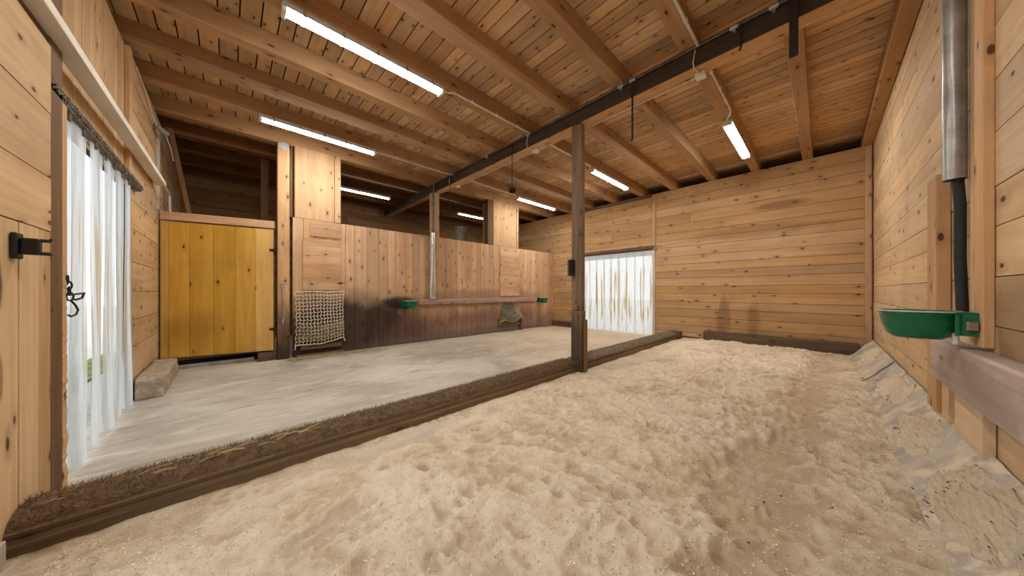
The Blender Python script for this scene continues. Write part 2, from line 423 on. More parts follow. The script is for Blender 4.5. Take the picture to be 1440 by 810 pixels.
def planks(mb, plane, pos, thick, a0, a1, z0, z1, along, w=0.18, jit=0.2, holes=(), gap=0.006, joint=0):
    """boards on a wall. plane 'x' -> wall at x=pos running in y; plane 'y' -> wall at y=pos running in x.
    along 'a' boards run horizontally, 'z' they stand upright."""
    def put(u0, u1, v0, v1):
        d = R.uniform(-0.0015, 0.0015); g = gap / 2
        p0, p1 = pos + d, pos + thick + d
        if plane == 'x': mb.box(p0, p1, u0 + g, u1 - g, v0 + g, v1 - g)
        else: mb.box(u0 + g, u1 - g, p0, p1, v0 + g, v1 - g)
    if along == 'a':
        e = rows(z0, z1, w, jit, [h[2] for h in holes] + [h[3] for h in holes])
        for v0, v1 in zip(e, e[1:]):
            segs = [(a0, a1)]
            for h in holes:
                if v1 > h[2] + .002 and v0 < h[3] - .002:
                    segs = [s for q in segs for s in ((q[0], min(q[1], h[0])), (max(q[0], h[1]), q[1])) if s[1] - s[0] > .01]
            for s0, s1 in segs:
                c = [s0]
                if joint and s1 - s0 > joint:
                    c.append(s0 + R.uniform(.2, .8) * (s1 - s0))
                c.append(s1)
                for q0, q1 in zip(c, c[1:]): put(q0, q1, v0, v1)
    else:
        e = rows(a0, a1, w, jit, [h[0] for h in holes] + [h[1] for h in holes])
        for u0, u1 in zip(e, e[1:]):
            segs = [(z0, z1)]
            for h in holes:
                if u1 > h[0] + .002 and u0 < h[1] - .002:
                    segs = [s for q in segs for s in ((q[0], min(q[1], h[2])), (max(q[0], h[3]), q[1])) if s[1] - s[0] > .01]
            for s0, s1 in segs: put(u0, u1, s0, s1)
    return mb

# concrete floor (runs under everything)
def hnoise(x, y, s, o=0): return mnoise.fractal(Vector((x / s, y / s, o)), 0.8, 2.0, 4)
P = []
for i in range(111):
    x = -1.0 + 9.2 * i / 110; P.append([(x, y, 0.006 * hnoise(x, y, .8)) for y in (-0.8 + 10.0 * j / 110 for j in range(111))])
fl = MB().grid(P); fl.box(-1.0, 8.2, -0.8, 9.2, -0.2, -0.06)
struct('floor', fl, M['concrete'])

# back wall (x = XB)
mb = planks(MB(), 'x', XB, .025, YR, YF, -.05, 3.5, 'a', .185, .2, holes=[(2.90, 4.90, -.05, 2.14)], joint=5.5)
struct('wall_back', mb, M['back'])
mb = MB()
mb.box(XB + .03, XB + .06, YR - .1, 2.90, -.1, 3.47); mb.box(XB + .03, XB + .06, 4.90, YF + .1, -.1, 3.47); mb.box(XB + .03, XB + .06, 2.9, 4.9, 2.14, 3.47)
mb.box(8.30, 8.34, YR - .2, YF + .2, 3.2, 3.8); mb.box(XB + .03, 8.34, YR - .2, YF + .2, 3.44, 3.47)
struct('trim_1', mb, M['gap'])
# right wall (y = YR)
mb = planks(MB(), 'y', YR, -.025, XL - .1, XB + .02, -.05, 3.52, 'a', .235, .18, joint=2.5, gap=.005)
struct('wall_right', mb, M['right'])
mb = MB().box(XL - .6, 8.3, YR - .06, YR - .03, -.1, 3.75)
struct('trim_2', mb, M['gap'])
# left wall: two planes of boards either side of the doorway; an unseen second doorway is added beside the camera to let sky light in
near = MB()
planks(near, 'x', -.65, -.025, 1.75, 2.70, 1.40, 2.34, 'a', .30, .15)
planks(near, 'x', -.65, -.025, YR, .15, 1.40, 3.45, 'a', .30, .15)
planks(near, 'x', -.65, -.025, .15, 1.75, 2.30, 3.45, 'a', .30, .15)
planks(near, 'x', XL, -.025, 4.74, YF, -.05, 3.47, 'a', .30, .2, joint=3)
struct('wall_left', near, M['left_h'])
lv = MB()
planks(lv, 'x', -.65, -.025, 1.75, 2.70, -.05, 1.40, 'z', .16, .2)
planks(lv, 'x', -.65, -.025, YR, .15, -.05, 1.40, 'z', .16, .2)
planks(lv, 'x', XL - .02, -.025, 2.86, 4.70, 2.14, 3.47, 'z', .15, .2)
planks(lv, 'x', XL - .02, -.025, 1.75, 2.72, 2.30, 3.47, 'z', .15, .2)
lv.build('upright_boards', M['left_v'], bpy.data.objects['wall_left'])
mb = MB()
mb.box(XL - .09, XL - .05, YR - .1, .15, -.1, 3.55); mb.box(XL - .09, XL - .05, 1.75, 2.72, -.1, 3.55); mb.box(XL - .09, XL - .05, .15, 1.75, 2.3, 3.55)
mb.box(XL - .09, XL - .05, 2.72, 4.75, 2.15, 3.55); mb.box(XL - .09, XL - .05, 4.75, YF + .1, -.1, 3.55)
mb.box(-1.24, -1.2, YR - .2, YF + .2, 3.3, 3.8); mb.box(-1.24, XL - .05, YR - .2, YF + .2, 3.52, 3.55)
mb.box(XL - .045, -.655, 1.75, 2.70, 2.335, 2.35)
struct('trim_3', mb, M['gap'])
# partition and the far wall of the room behind it
mb = planks(MB(), 'y', YP, .03, .76, XB, .02, 2.32, 'z', .165, .28)
struct('wall_partition', mb, M['partition'])
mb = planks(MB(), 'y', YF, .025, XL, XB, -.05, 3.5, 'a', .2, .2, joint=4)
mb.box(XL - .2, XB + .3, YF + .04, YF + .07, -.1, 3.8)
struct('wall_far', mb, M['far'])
# ceiling boards, laid across the rafters
mb = MB()
e = rows(-1.2, 8.3, .138, .12)
for a, b in zip(e, e[1:]):
    s = R.uniform(1.5, 8.0); d = R.uniform(0, .003)
    for y0, y1 in ((YR - .2, s), (s, YF + .2)):
        mb.box(a + .006, b - .006, y0 + .002, y1 - .002, ZC + d, ZC + .025 + d)
struct('ceiling', mb, M['ceil'])
struct('trim_4', MB().box(-1.24, 8.34, YR - .25, YF + .25, ZC + .03, ZC + .06), M['gap'])

# ------------------------------------------------------------------ rafters
ys = [(-.575, -.455), (.117, .25), (.85, .985), (1.58, 1.715), (2.35, 2.485), (3.07, 3.205), (3.82, 3.955), (4.57, 4.705), (5.27, 5.405),
      (6.05, 6.18), (6.78, 6.91), (7.52, 7.65), (8.27, 8.40)]
rl = ['light rafter lying against the top of the right wall', 'rafter second from the right wall, with a bump of bare knotty wood',
      'rafter carrying the short light nearest the right wall', 'rafter in line with the thin rod under the beam, left of the rightmost light',
      'rafter passing just in front of the post top', 'rafter that carries the largest light', 'bare rafter next beyond the largest light',
      'rafter third before the boarded column, its underside lit by the largest light', 'rafter carrying the light nearest the boarded columns',
      'rafter resting on top of the boarded columns', 'shadowed rafter just behind the partition', 'rafter behind the partition carrying two dim lights',
      'darkest rafter, nearest the far wall behind the partition']
for i, ((y0, y1), lab) in enumerate(zip(ys, rl)):
    mb = MB(); w = y1 - y0; N = 16; X0, X1 = -1.19, 8.29
    # slightly wavy sawn edges
    secs = []
    for k in range(N + 1):
        x = X0 + (X1 - X0) * k / N
        a = .006 * mnoise.noise(Vector((x * .7, i * 3.1, 0))); b = .006 * mnoise.noise(Vector((x * .7, i * 3.1, 9)))
        c = .005
        secs.append([(x, -w / 2 + a, ZC), (x, -w / 2 + a, ZR + c), (x, -w / 2 + a + c, ZR), (x, w / 2 + b - c, ZR), (x, w / 2 + b, ZR + c), (x, w / 2 + b, ZC)])
    mb.grid(secs, smooth=False)
    mb.add([secs[0][j] for j in range(6)], [tuple(range(6))], 0.3); mb.add([secs[-1][j] for j in range(6)], [tuple(range(6))], 0.3)
    mb.r = [0.5] * len(mb.r)
    o = mb.build('rafter', M['rafter'] if i < 10 else M['rafter_dim'])
    o.location = (0, (y0 + y1) / 2, 0)
    tag(o, lab, 'rafter', 'roof rafters')

# main cross beam
bt = empty('cross_beam', (3.43, 4.1, 3.33)); tag(bt, 'dark main beam crossing under all the rafters on top of the post', 'beam')
o = MB().box(3.355, 3.53, YR + .02, 8.95, 3.335, 3.497, .006).build('beam_timber', M['beam_light'], bt); o.matrix_parent_inverse = Matrix.Translation(-Vector(bt.location))
o = MB().box(3.33, 3.354, YR + .02, 8.95, 3.325, 3.498, .004).build('face_board', M['beam_dark'], bt); o.matrix_parent_inverse = Matrix.Translation(-Vector(bt.location)); o['label'] = 'dark face board'

def part(mb, name, mat, root, label=None):
    """link a world-space mesh as a child of root"""
    o = mb.build(name, mat, root)
    T = Matrix.Translation(Vector(root.location)) @ Matrix.Rotation(root.rotation_euler.z, 4, 'Z')
    o.matrix_parent_inverse = T.inverted()
    if label: o['label'] = label
    return o

def thing(name, label, cat, loc, group=None):
    return tag(empty(name, loc), label, cat, group)

# free-standing post under the beam
pt = thing('support_post', 'dark weathered timber post standing on the sand edge under the beam', 'post', (3.41, 2.27, 0))
part(MB().box(3.36, 3.455, 2.19, 2.355, -.01, .84, .006).box(3.365, 3.45, 2.195, 2.35, .845, 3.33, .006), 'post_timber', M['post_dark'], pt)
part(MB().box(3.40, 3.475, 2.17, 2.188, -.01, .72, .004), 'side_board', M['brown_z'], pt, 'lighter brown edge board')
mb = MB()
for k in range(9):
    z = 1.31 + k * .024
    mb.lathe([(.0, 0), (.05, 0), (.056, .006), (.05, .013), (.036, .014), (.036, .024), (.0, .024)], (3.355, 2.345, z), 18)
part(mb, 'ribbed_buffer', M['rubber'], pt, 'black ribbed rubber buffer')

# ------------------------------------------------------------------ trims on the back wall
struct('trim_5', MB().box(XB - .03, XB, 2.83, 2.90, 2.12, 3.46, .004), M['post'])
struct('trim_19', MB().box(XB - .02, XB, 2.84, 2.90, 0, 2.11, .003), M['white_z'])
struct('trim_6', MB().box(XB - .03, XB, 4.87, 5.05, 0, 3.46, .004), M['post'])
struct('trim_7', MB().box(XB - .05, XB - .002, 2.86, 4.95, 2.15, 2.225, .004), M['brown_y'])
struct('trim_8', MB().box(XB - .05, XB - .002, 2.93, 4.86, 3.43, 3.499, .004), M['brown_y'])
struct('trim_9', MB().box(XB + .0, XB + .12, 2.84, 2.90, 0, 2.15).box(XB + .0, XB + .12, 4.90, 4.95, 0, 2.15), M['white_z'])
struct('trim_10', MB().box(XB - .035, XB - .002, YR + .02, YR + .09, .2, 3.49, .003), M['post'])
struct('baseboard_back', MB().box(XB - .11, XB - .002, 5.0, YP - .01, 0, .155, .008), M['dark_y'])
tag(MB().box(XB - .13, XB - .03, -.42, 1.79, 0, .235, .01).build('kick_board', M['dark_y']), 'dark low timber lying along the foot of the back wall', 'board')
struct('baseboard_right', MB().box(XB - .025, XB - .002, 1.8, 2.25, 0, .07, .004), M['brown_y'])

# ------------------------------------------------------------------ strip curtains
def strip_curtain(name, label, x, y0, y1, ztop, n, mat, lean, seed, inward, wide=1.22):
    rr = random.Random(seed)
    t = thing(name, label, 'strip curtain', (x, (y0 + y1) / 2, 0))
    w = (y1 - y0) / n * wide
    for k in range(n):
        yc = y0 + (k + .5) * (y1 - y0) / n + rr.uniform(-.012, .012)
        off = inward * (.012 if k % 2 else -.004); tw = rr.uniform(-lean, lean); sw = rr.uniform(-.012, .012)
        ww = w * rr.uniform(.94, 1.04) * (.62 if (inward > 0 and k == 2) else 1)
        P = []
        nz = 16; nu = 9
        for i in range(nz + 1):
            q = i / nz; z = ztop - (ztop - .02 - rr.uniform(0, .004)) * q
            row = []
            for j in range(nu):
                u = j / (nu - 1) - .5
                bow = .016 * (1 - 4 * u * u) * (1 if k % 2 else -1) * (0.3 + .7 * q)
                wave = .010 * math.sin(q * 5 + k * 1.7 + u * 2) * q
                ang = tw * q
                row.append((x + off + inward * bow + wave + math.sin(ang) * u * ww, yc + sw * q + u * ww * math.cos(ang), z))
            P.append(row)
        part(MB().grid(P), 'plastic_strip', mat, t)
    return t
lc = strip_curtain('strip_curtain', 'tall worn milky plastic strip curtain filling the left doorway', -.695, 3.0, 4.74, 2.13, 11, M['pvc_left'], .04, 5, 1, 1.42)
bc = strip_curtain('strip_curtain', 'milky plastic strip curtain with yellow stains in the back wall doorway', XB + .02, 2.90, 4.90, 2.15, 9, M['pvc'], .05, 9, -1)
# hanging rails
mb = MB().box(-.70, -.655, 2.72, 4.92, 2.135, 2.175, .004)
rr = random.Random(3)
for k in range(60):
    y = 2.74 + k * .0365
    mb.tube([(-.652 + rr.uniform(-.01, .005), y, 2.15), (-.645 + rr.uniform(-.004, .004), y + .012, 2.16 + rr.uniform(-.006, .008)), (-.65, y + .03, 2.18 + rr.uniform(0, .006))], .006, 5)
part(mb, 'curtain_rail', M['curtain_rail'], lc, 'dusty dark curtain rail')
for k in range(8):
    y = 3.0 + k * .24
    part(MB().box(-.672, -.660, y, y + .022, 2.085, 2.135, .003), 'strip_clamp', M['curtain_rail'], lc)
mb = MB().box(XB - .022, XB - .003, 2.80, 4.92, 2.115, 2.145, .003)
for k in range(8):
    mb.tube([(XB - .03, 2.68 + k * .03, 2.20), (XB - .03, 2.70 + k * .03, 2.20)], .008, 6)
part(mb, 'curtain_rail', M['curtain_rail'], bc, 'dusty dark curtain rail')
# clear band with stiffer top tape
part(MB().box(XB - .012, XB - .006, 2.92, 4.88, 1.99, 2.115), 'top_band', M['pvc'], bc)

# ------------------------------------------------------------------ left wall joinery
struct('trim_11', MB().box(-.72, -.655, 2.705, 2.87, -.02, 3.47, .006), M['brown_z'])
mb = MB(); secs = []
for k in range(121):
    z = k * .018; w = (1 - min(1, max(0, (z - 1.1) / .2))); d = w * (.006 * mnoise.noise(Vector((z * 9, 1, 0))) + .007 * mnoise.noise(Vector((z * 31, 4, 0))))
    secs.append([(-.72, 2.872, z), (-.657 + d, 2.872, z), (-.657 + d, 2.94 + d, z), (-.72, 2.94 + d, z)])
mb.grid(secs, rnd=.4, smooth=False)
struct('trim_12', mb, M['post'])
struct('trim_13', MB().box(-.72, -.685, 4.60, 4.70, 2.18, 3.46, .004).box(-.72, -.69, 4.725, 4.75, 2.18, 3.46, .003), M['post'])
# white sliding-door rail that runs the length of the left wall
t = thing('sliding_door_rail', 'long whitewashed timber rail sloping across the top of the left wall', 'rail', (-.66, 4.2, 2.4))
part(MB().bar((-.635, 1.2, 2.385), (-.635, 5.95, 2.50), .09, .055, .004), 'rail_board', M['white_wood'], t)
for y in (2.3, 3.4, 4.7, 5.7):
    part(MB().bar((-.69, y, 2.40 + .024 * (y - 1.2)), (-.60, y, 2.42 + .024 * (y - 1.2)), .03, .01), 'rail_bracket', M['iron'], t)
part(MB().tube([(-.63, 5.93, 2.50), (-.60, 6.05, 2.46), (-.58, 6.12, 2.40), (-.575, 6.13, 2.17)], .016, 8), 'end_hook', M['galv_dull'], t, 'zinc hook at the rail end')
# sloping dark underside of the boards next to the rail
struct('trim_14', MB().box(-.72, -.66, 1.3, 2.705, 2.345, 2.40, .004), M['brown_y'])
# black cup bracket on the near boards
t = thing('wall_bracket', 'small black plastic bracket with two prongs on the near left boards', 'bracket', (-.65, 2.36, 1.29))
part(MB().box(-.649, -.632, 2.30, 2.36, 1.235, 1.345, .006), 'back_plate', M['black'], t)
part(MB().box(-.632, -.585, 2.315, 2.35, 1.255, 1.325, .006), 'bracket_block', M['black'], t)
for z in (1.262, 1.318):
    part(MB().tube([(-.586, 2.332, z), (-.565, 2.334, z), (-.560, 2.335, z + (.010 if z > 1.3 else -.008))], [.008, .008, .004], 8), 'prong', M['black'], t)
# chain and hook at the curtain edge
t = thing('door_chain', 'rusty chain with an open hook beside the left curtain edge', 'chain', (-.66, 2.95, 1.1))
for k in range(4):
    mb = MB(); c = Vector((-.655, 2.935 + k * .012, 1.165 - k * .032)); pts = []
    for j in range(13):
        a = 2 * math.pi * j / 12
        if k % 2: pts.append(c + Vector((.012 * math.cos(a), 0, .024 * math.sin(a))))
        else: pts.append(c + Vector((0, .012 * math.cos(a), .024 * math.sin(a))))
    part(mb.tube(pts, .0045, 6, False), 'chain_link', M['iron'], t)
part(MB().tube([(-.652, 2.96, 1.08), (-.63, 3.0, 1.085), (-.62, 3.03, 1.09), (-.625, 3.02, 1.06), (-.64, 2.98, 1.05)], .006, 6), 'latch', M['iron'], t)
part(MB().tube([(-.652, 2.965, 1.05), (-.64, 2.985, 1.02), (-.635, 3.005, .99), (-.64, 2.995, .965), (-.65, 2.965, .955), (-.655, 2.95, .965)], .005, 6), 'hook', M['iron'], t)

# concrete block in the corner
mb = MB(); P = []
bm = bmesh.new(); bmesh.ops.create_cube(bm, size=1.0)
bmesh.ops.subdivide_edges(bm, edges=bm.edges[:], cuts=9, use_grid_fill=True)
for v in bm.verts:
    x = -.585 + v.co.x * .21; y = 5.35 + v.co.y * 1.22; z = .11 + v.co.z * .22
    d = mnoise.noise(Vector((x * 9, y * 9, z * 9))) * .012
    e = (abs(v.co.x) > .45) + (abs(v.co.y) > .45) + (abs(v.co.z) > .45)
    if e >= 2: d -= .01
    v.co = Vector((x + d * (1 if v.co.x > 0 else -1) * (abs(v.co.x) > .45), y + d * (1 if v.co.y > 0 else -1), z + (d if v.co.z > 0 else 0)))
bm.verts.index_update()
mb.add([v.co.copy() for v in bm.verts], [[v.index for v in f.verts] for f in bm.faces]); bm.free()
tag(mb.build('concrete_block', M['concrete_block']), 'rough concrete block on the floor in the corner by the yellow door', 'block')

# ------------------------------------------------------------------ yellow door (hung a little askew)
ang = math.atan2(6.03 - 6.33, .53 + .69)
t = tag(empty('stable_door', (-.69, 6.33, 0), ang), 'yellow varnished boarded door in the corner left of the hay net', 'door')
LW = math.hypot(1.22, .30)
def dpart(mb, name, mat, label=None):
    o = mb.build(name, mat, t)
    if label: o['label'] = label
    return o
mb = MB(); e = [0.012, .09, .30, .55, .79, 1.02, LW - .01]
for a, b in zip(e, e[1:]): mb.box(a + .0015, b - .0015, -.015, .02, .165, 2.075, .003)
yo = dpart(mb, 'door_boards', M['yellow'])
dpart(MB().box(LW - .012, LW + .0, -.012, .02, .17, 2.08), 'door_edge', M['brown_z'])
dpart(MB().box(.0, LW + .0, .0, .05, 2.10, 2.215, .004), 'top_rail', M['header'], 'plain pine rail above the yellow boards')
for z in (.5, 1.75):
    dpart(MB().tube([(LW + .004, -.02, z - .05), (LW + .004, -.02, z + .05)], .010, 8).box(LW - .06, LW + .004, -.019, -.016, z - .02, z + .02), 'hinge', M['iron'])
struct('trim_15', MB().box(-.66, .54, 6.36, 6.40, -.02, .10), M['gap'])
tag(MB().box(-.68, .30, 6.22, 6.28, .0, .055, .004).build('door_sill', M['galv_dull']), 'dull metal sill under the yellow door', 'sill')
tag(MB().box(.33, .56, 6.04, 6.12, .0, .14, .005).build('timber_stub', M['dark_x']), 'short dark timber under the hinge end of the yellow door', 'timber')

# corner batten and things above it
struct('trim_16', MB().box(-.70, -.672, 6.16, 6.20, 2.2, 3.15, .003), M['white_z'])
t = thing('roof_pipe', 'zinc pipe stub with cobwebs in the upper left corner', 'pipe', (-.63, 6.0, 3.1))
mb = MB().tube([(-.68, 5.9, 3.22), (-.60, 6.05, 3.20)], .035, 14); mb.tube([(-.61, 6.04, 3.2), (-.57, 6.12, 3.05), (-.55, 6.2, 2.9)], .008, 6)
part(mb, 'pipe_stub', M['galv_dull'], t)
part(MB().tube([(-.69, 4.9, 3.42), (-.685, 5.3, 3.38), (-.68, 5.7, 3.28), (-.66, 5.95, 3.2)], .007, 6), 'cable', M['white_plastic'], t, 'thin white cable')
tag(MB().bar((-.62, 6.5, 3.45), (-.42, 6.7, 2.1), .05, .07, .004).build('brace_timber', M['brown_z']), 'brown diagonal brace behind the yellow door, by the left wall', 'timber')
tag(MB().box(.42, .53, 7.0, 7.1, 0, 3.5, .005).build('back_room_post', M['brown_z']), 'brown post standing behind the yellow door', 'post')

# ------------------------------------------------------------------ partition fittings
t = thing('partition_post', 'full height pine post between the yellow door and the hay net', 'post', (.64, 6.05, 0))
part(MB().box(.565, .72, 5.985, 6.13, 0, 3.5, .005), 'post_timber', M['post'], t)
part(MB().box(.575, .71, 5.978, 5.985, 3.38, 3.49), 'steel_plate', M['galv_dull'], t, 'grey steel plate at the top')
def column(name, label, x0, x1, split, extra):
    t = thing(name, label, 'column', ((x0 + x1) / 2, YP, 2.32))
    mb = MB(); e = rows(x0, split, .26, .15)
    for a, b in zip(e, e[1:]): mb.box(a + .001, b - .001, 6.0, 6.03, 2.322, 3.498)
    part(mb, 'front_boards', M['partition_clean'], t)
    part(MB().box(split + .006, x1, 5.985, 6.03, 2.322, 3.498, .003), 'edge_batten', M['post'], t)
    part(MB().box(x0, x0 + .03, 6.032, 6.45, 2.322, 3.498).box(x1 - .03, x1, 6.032, 6.45, 2.322, 3.498), 'side_boards', M['post'], t)
    if extra: part(MB().box(*extra, 2.325, 3.498, .004), 'corner_post', M['brown_z'], t, 'darker corner post')
    return t
M['partition_clean'] = wood('pine_column', (0.42, 0.25, 0.125), (0.62, 0.41, 0.23), 'z', 0.45, var=0.1, kscale=(3.0, 6.5))
column('boarded_column', 'boarded pine column above the hay net beside the tall post', .79, 1.46, 1.36, (.735, .765, 6.05, 6.2))
column('boarded_column', 'boarded pine column further along the partition, above the second hay net', 5.06, 5.98, 5.9, (4.87, 5.05, 6.0, 6.15))
tag(MB().box(5.08, 5.22, 5.97, 5.999, 2.33, 3.498, .003).build('column_batten', M['post']), 'narrow batten on the left edge of the further boarded column', 'batten') if False else None
tag(MB().box(3.32, 3.49, 6.06, 6.2, 2.0, 3.33, .004).build('partition_stud', M['post']), 'short pine stud behind the shiny pipe under the beam', 'post')
# hatch doors of horizontal boards
def hatch(name, label, x0, x1, z0, z1, n):
    t = thing(name, label, 'hatch', ((x0 + x1) / 2, 5.99, z0))
    mb = MB(); e = rows(z0, z1, (z1 - z0) / n, .2)
    for a, b in zip(e, e[1:]): mb.box(x0, x1, 5.980, 5.996, a + .001, b - .001)
    part(mb, 'hatch_boards', M['hatch'], t)
    return t
h1 = hatch('feed_hatch', 'hatch of horizontal boards directly above the first hay net', .90, 1.46, 1.12, 2.0, 6)
part(MB().box(.985, 1.01, 5.974, 5.984, 1.20, 1.27, .003), 'bolt_plate', M['galv'], h1)
part(MB().tube([(1.40, 5.975, 1.245), (1.52, 5.975, 1.245)], .007, 6).box(1.45, 1.47, 5.968, 5.984, 1.225, 1.265), 'slide_bolt', M['iron'], h1)
h2 = hatch('feed_hatch', 'small upper hatch of horizontal boards at the foot of the first boarded column', 1.0, 1.46, 2.04, 2.31, 2)
h3 = hatch('feed_hatch', 'hatch of horizontal boards above the ledge on the far part of the partition', 5.28, 6.02, .97, 2.31, 8)
# hanging tie hook left of the net
t = thing('tie_strap', 'grey metal tie hook hanging on the partition left of the hay net', 'hook', (.63, 5.97, .9))
mb = MB().tube([(.63, 5.97, 1.19), (.632, 5.965, 1.0), (.64, 5.965, .75), (.638, 5.968, .66)], .009, 6)
part(mb, 'hook_rod', M['galv_dull'], t)
part(MB().tube([(.63 + .025 * math.cos(a), 5.968, 1.2 + .03 * math.sin(a)) for a in [2 * math.pi * k / 12 for k in range(13)]], .008, 6, False), 'eye_ring', M['galv_dull'], t)
part(MB().tube([(.638, 5.968, .67), (.63, 5.96, .63), (.625, 5.962, .58), (.635, 5.965, .545)], [.012, .016, .014, .005], 8), 'snap_hook', M['galv_dull'], t)

# hay nets
def hay_net(name, label, x0, x1, z0, z1, nx, nz, mat, seed, bulge, r, slack):
    rr = random.Random(seed)
    t = thing(name, label, 'hay net', ((x0 + x1) / 2, 5.95, z0))
    def pos(u, v):  # v 0 bottom, 1 top
        s = math.sin(math.pi * min(max(u, 0), 1))
        b = bulge * (.25 + .75 * s) * math.exp(-((v - .22) / .33) ** 2) + .012
        x = x0 + (x1 - x0) * (u + slack * .10 * (u - .5) * math.sin(math.pi * v) * -1.0)
        z = z0 + (z1 - z0) * v - .025 * s * (1 - v) + .02 * (u - .5) * (1 - v) * 3 + .012 * math.sin(u * 9 + v * 5) * slack
        x += .006 * mnoise.noise(Vector((u * 7, v * 7, seed))) ; z += .008 * mnoise.noise(Vector((u * 7, v * 7, seed + 5)))
        return Vector((x, 5.975 - b, z))
    mb = MB()
    for i in range(nx + 1):
        mb.tube([pos(i / nx + .25 / nx * (1 if k % 2 else -1) * .6, k / (nz * 1.0)) for k in range(nz + 1)], r, 5)
    for j in range(nz + 1):
        mb.tube([pos(k / (nx * 1.0), j / nz + .25 / nz * (1 if k % 2 else -1) * .6) for k in range(nx + 1)], r, 5)
    part(mb, 'net_mesh', mat, t)
    for v in (1.0, 0.0): part(MB().tube([pos(k / 20, v) for k in range(21)], r * 1.7, 6), 'border_cord', mat, t)
    for (u, v) in ((0, 1), (1, 1), (0, 0), (1, 0)):
        p = pos(u, v); part(MB().tube([p, p + Vector((rr.uniform(-.03, .03), .0, -.03)), p + Vector((rr.uniform(-.03, .03), -.005, -.07))], r * 1.5, 5), 'cord_end', mat, t)
    return t, pos
n1, pos1 = hay_net('hay_net', 'square knotted net with hay in its bottom beside the post', .79, 1.50, .24, 1.09, 14, 15, M['rope'], 1, .09, .0055, .4)
n2, pos2 = hay_net('hay_net', 'small sagging old net under the wall ledge near the far corner', 5.25, 6.10, .32, .80, 16, 9, M['rope_old'], 4, .16, .005, 2.2)

def hay(name, label, pos, u0, u1, v0, v1, n, seed, mat, th=.0022):
    rr = random.Random(seed); mb = MB()
    for k in range(n):
        u = rr.uniform(u0, u1); v = v0 + (v1 - v0) * rr.random() ** .8
        top = v1 - .12 * abs(mnoise.noise(Vector((u * 5, seed, 0))))
        v = min(v, top)
        p = pos(u, v); p.y += rr.uniform(.008, .03)
        p.y = min(p.y, 5.975)
        d = Vector((rr.uniform(-1, 1), rr.uniform(-.25, .25), rr.uniform(-.7, .7))).normalized() * rr.uniform(.03, .09)
        s = Vector((-d.z, .3, d.x)).normalized() * th
        q = p + d * .5 + Vector((0, -.008, rr.uniform(-.015, .015))); e = p + d
        for w in (p, q, e): w.y = min(w.y, 5.985)
        mb.add([p - s, p + s, q + s, q - s, e + s * .4, e - s * .4], [(0, 1, 2, 3), (3, 2, 4, 5)])
    # packed core so the hay is not see-through
    G = []
    for i in range(17):
        u = u0 + (u1 - u0) * i / 16; row = []
        for j in range(9):
            v = v0 + (v1 - .05 - v0) * j / 8; p = pos(u, v); row.append((p.x, min(p.y + .03 + .01 * mnoise.noise(Vector((u * 20, v * 20, seed))), 5.985), p.z))
        G.append(row)
    mb.grid(G, rnd=.25)
    return tag(mb.build(name, mat), label, 'hay', kind='stuff')
hay('hay', 'dry hay lying in the bottom of the first net', pos1, .04, .96, .08, .36, 2600, 11, M['hay'])
hay('hay', 'dark hay in the second net under the ledge', pos2, .05, .62, .1, .95, 1800, 12, M['hay_dark'])
tag(MB().box(.80, 1.50, 5.90, 5.99, .0, .045, .004).box(.86, 1.46, 5.94, 5.995, .12, .19, .004).build('feed_sill', M['dark_x']), 'dark low sill board under the first hay net', 'sill')
t = thing('feed_rack', 'low dark open rack under the second hay net', 'rack', (5.7, 5.95, 0))
part(MB().box(6.02, 6.09, 5.93, 5.99, 0, .33, .004), 'frame_leg', M['dark_x'], t)
part(MB().box(5.2, 6.09, 5.94, 5.99, .29, .34, .004), 'frame_rail', M['dark_x'], t)
part(MB().box(5.2, 6.09, 5.95, 5.99, .16, .20, .004), 'frame_slat', M['dark_x'], t)

# ledge along the partition
mb = MB(); N = 24; secs = []
for k in range(N + 1):
    x = 2.93 + (6.66 - 2.93) * k / N
    a = .008 * mnoise.noise(Vector((x * 1.8, 2, 0))); b = .012 * mnoise.noise(Vector((x * 2.2, 7, 0)))
    secs.append([(x, 5.998, .80 + b), (x, 5.90, .80 + b), (x, 5.885, .815 + b), (x, 5.885, .905 + a), (x, 5.9, .92 + a), (x, 5.998, .92 + a)])
mb.grid(secs, smooth=False); mb.add(secs[0], [tuple(range(6))]); mb.add(secs[-1], [tuple(range(6))]); mb.r = [.5] * len(mb.r)
tag(mb.build('wall_ledge', M['ledge']), 'long worn timber ledge along the partition between two green bowls', 'ledge')
# shiny pipe cover with torn bottom, and the thin riser
t = thing('pipe_cover', 'shiny galvanised pipe cover on the partition, dented near the ledge', 'pipe', (3.24, 5.93, .92))
P = []
for i in range(25):
    z = .925 + (2.38 - .925) * i / 24; row = []
    q = max(0, 1 - (z - .925) / .5)
    for k in range(25):
        a = 2 * math.pi * k / 24; r = .075
        r *= 1 - .40 * q * math.exp(-((math.sin((a + 1.9) / 2)) / .22) ** 2)
        row.append((3.24 + r * math.cos(a), 5.922 + r * math.sin(a), z))
    P.append(row)
part(MB().grid(P), 'cover_tube', M['galv'], t)
part(MB().tube([(3.27, 5.93, 2.2), (3.27, 5.93, 3.3), (3.275, 5.9, 3.46)], .022, 10), 'riser_pipe', M['dark_pipe'], t, 'thin dark riser pipe')
# water pipe along the beam
t = thing('beam_pipe', 'long dark water pipe running along the front of the main beam', 'pipe', (3.30, 2.8, 3.49))
part(MB().tube([(3.305, y, 3.488 + .004 * math.sin(y * 2)) for y in [-.5 + .4 * k for k in range(17)]], .017, 10), 'pipe_run', M['dark_pipe'], t)
for y in (.28, .55, 1.48, 1.62, 3.1, 4.1, 5.2):
    part(MB().tube([(3.305, y - .03, 3.488), (3.305, y + .03, 3.488)], .024, 10).box(3.30, 3.332, y - .012, y + .012, 3.45, 3.50), 'pipe_clip', M['galv_dull'], t)
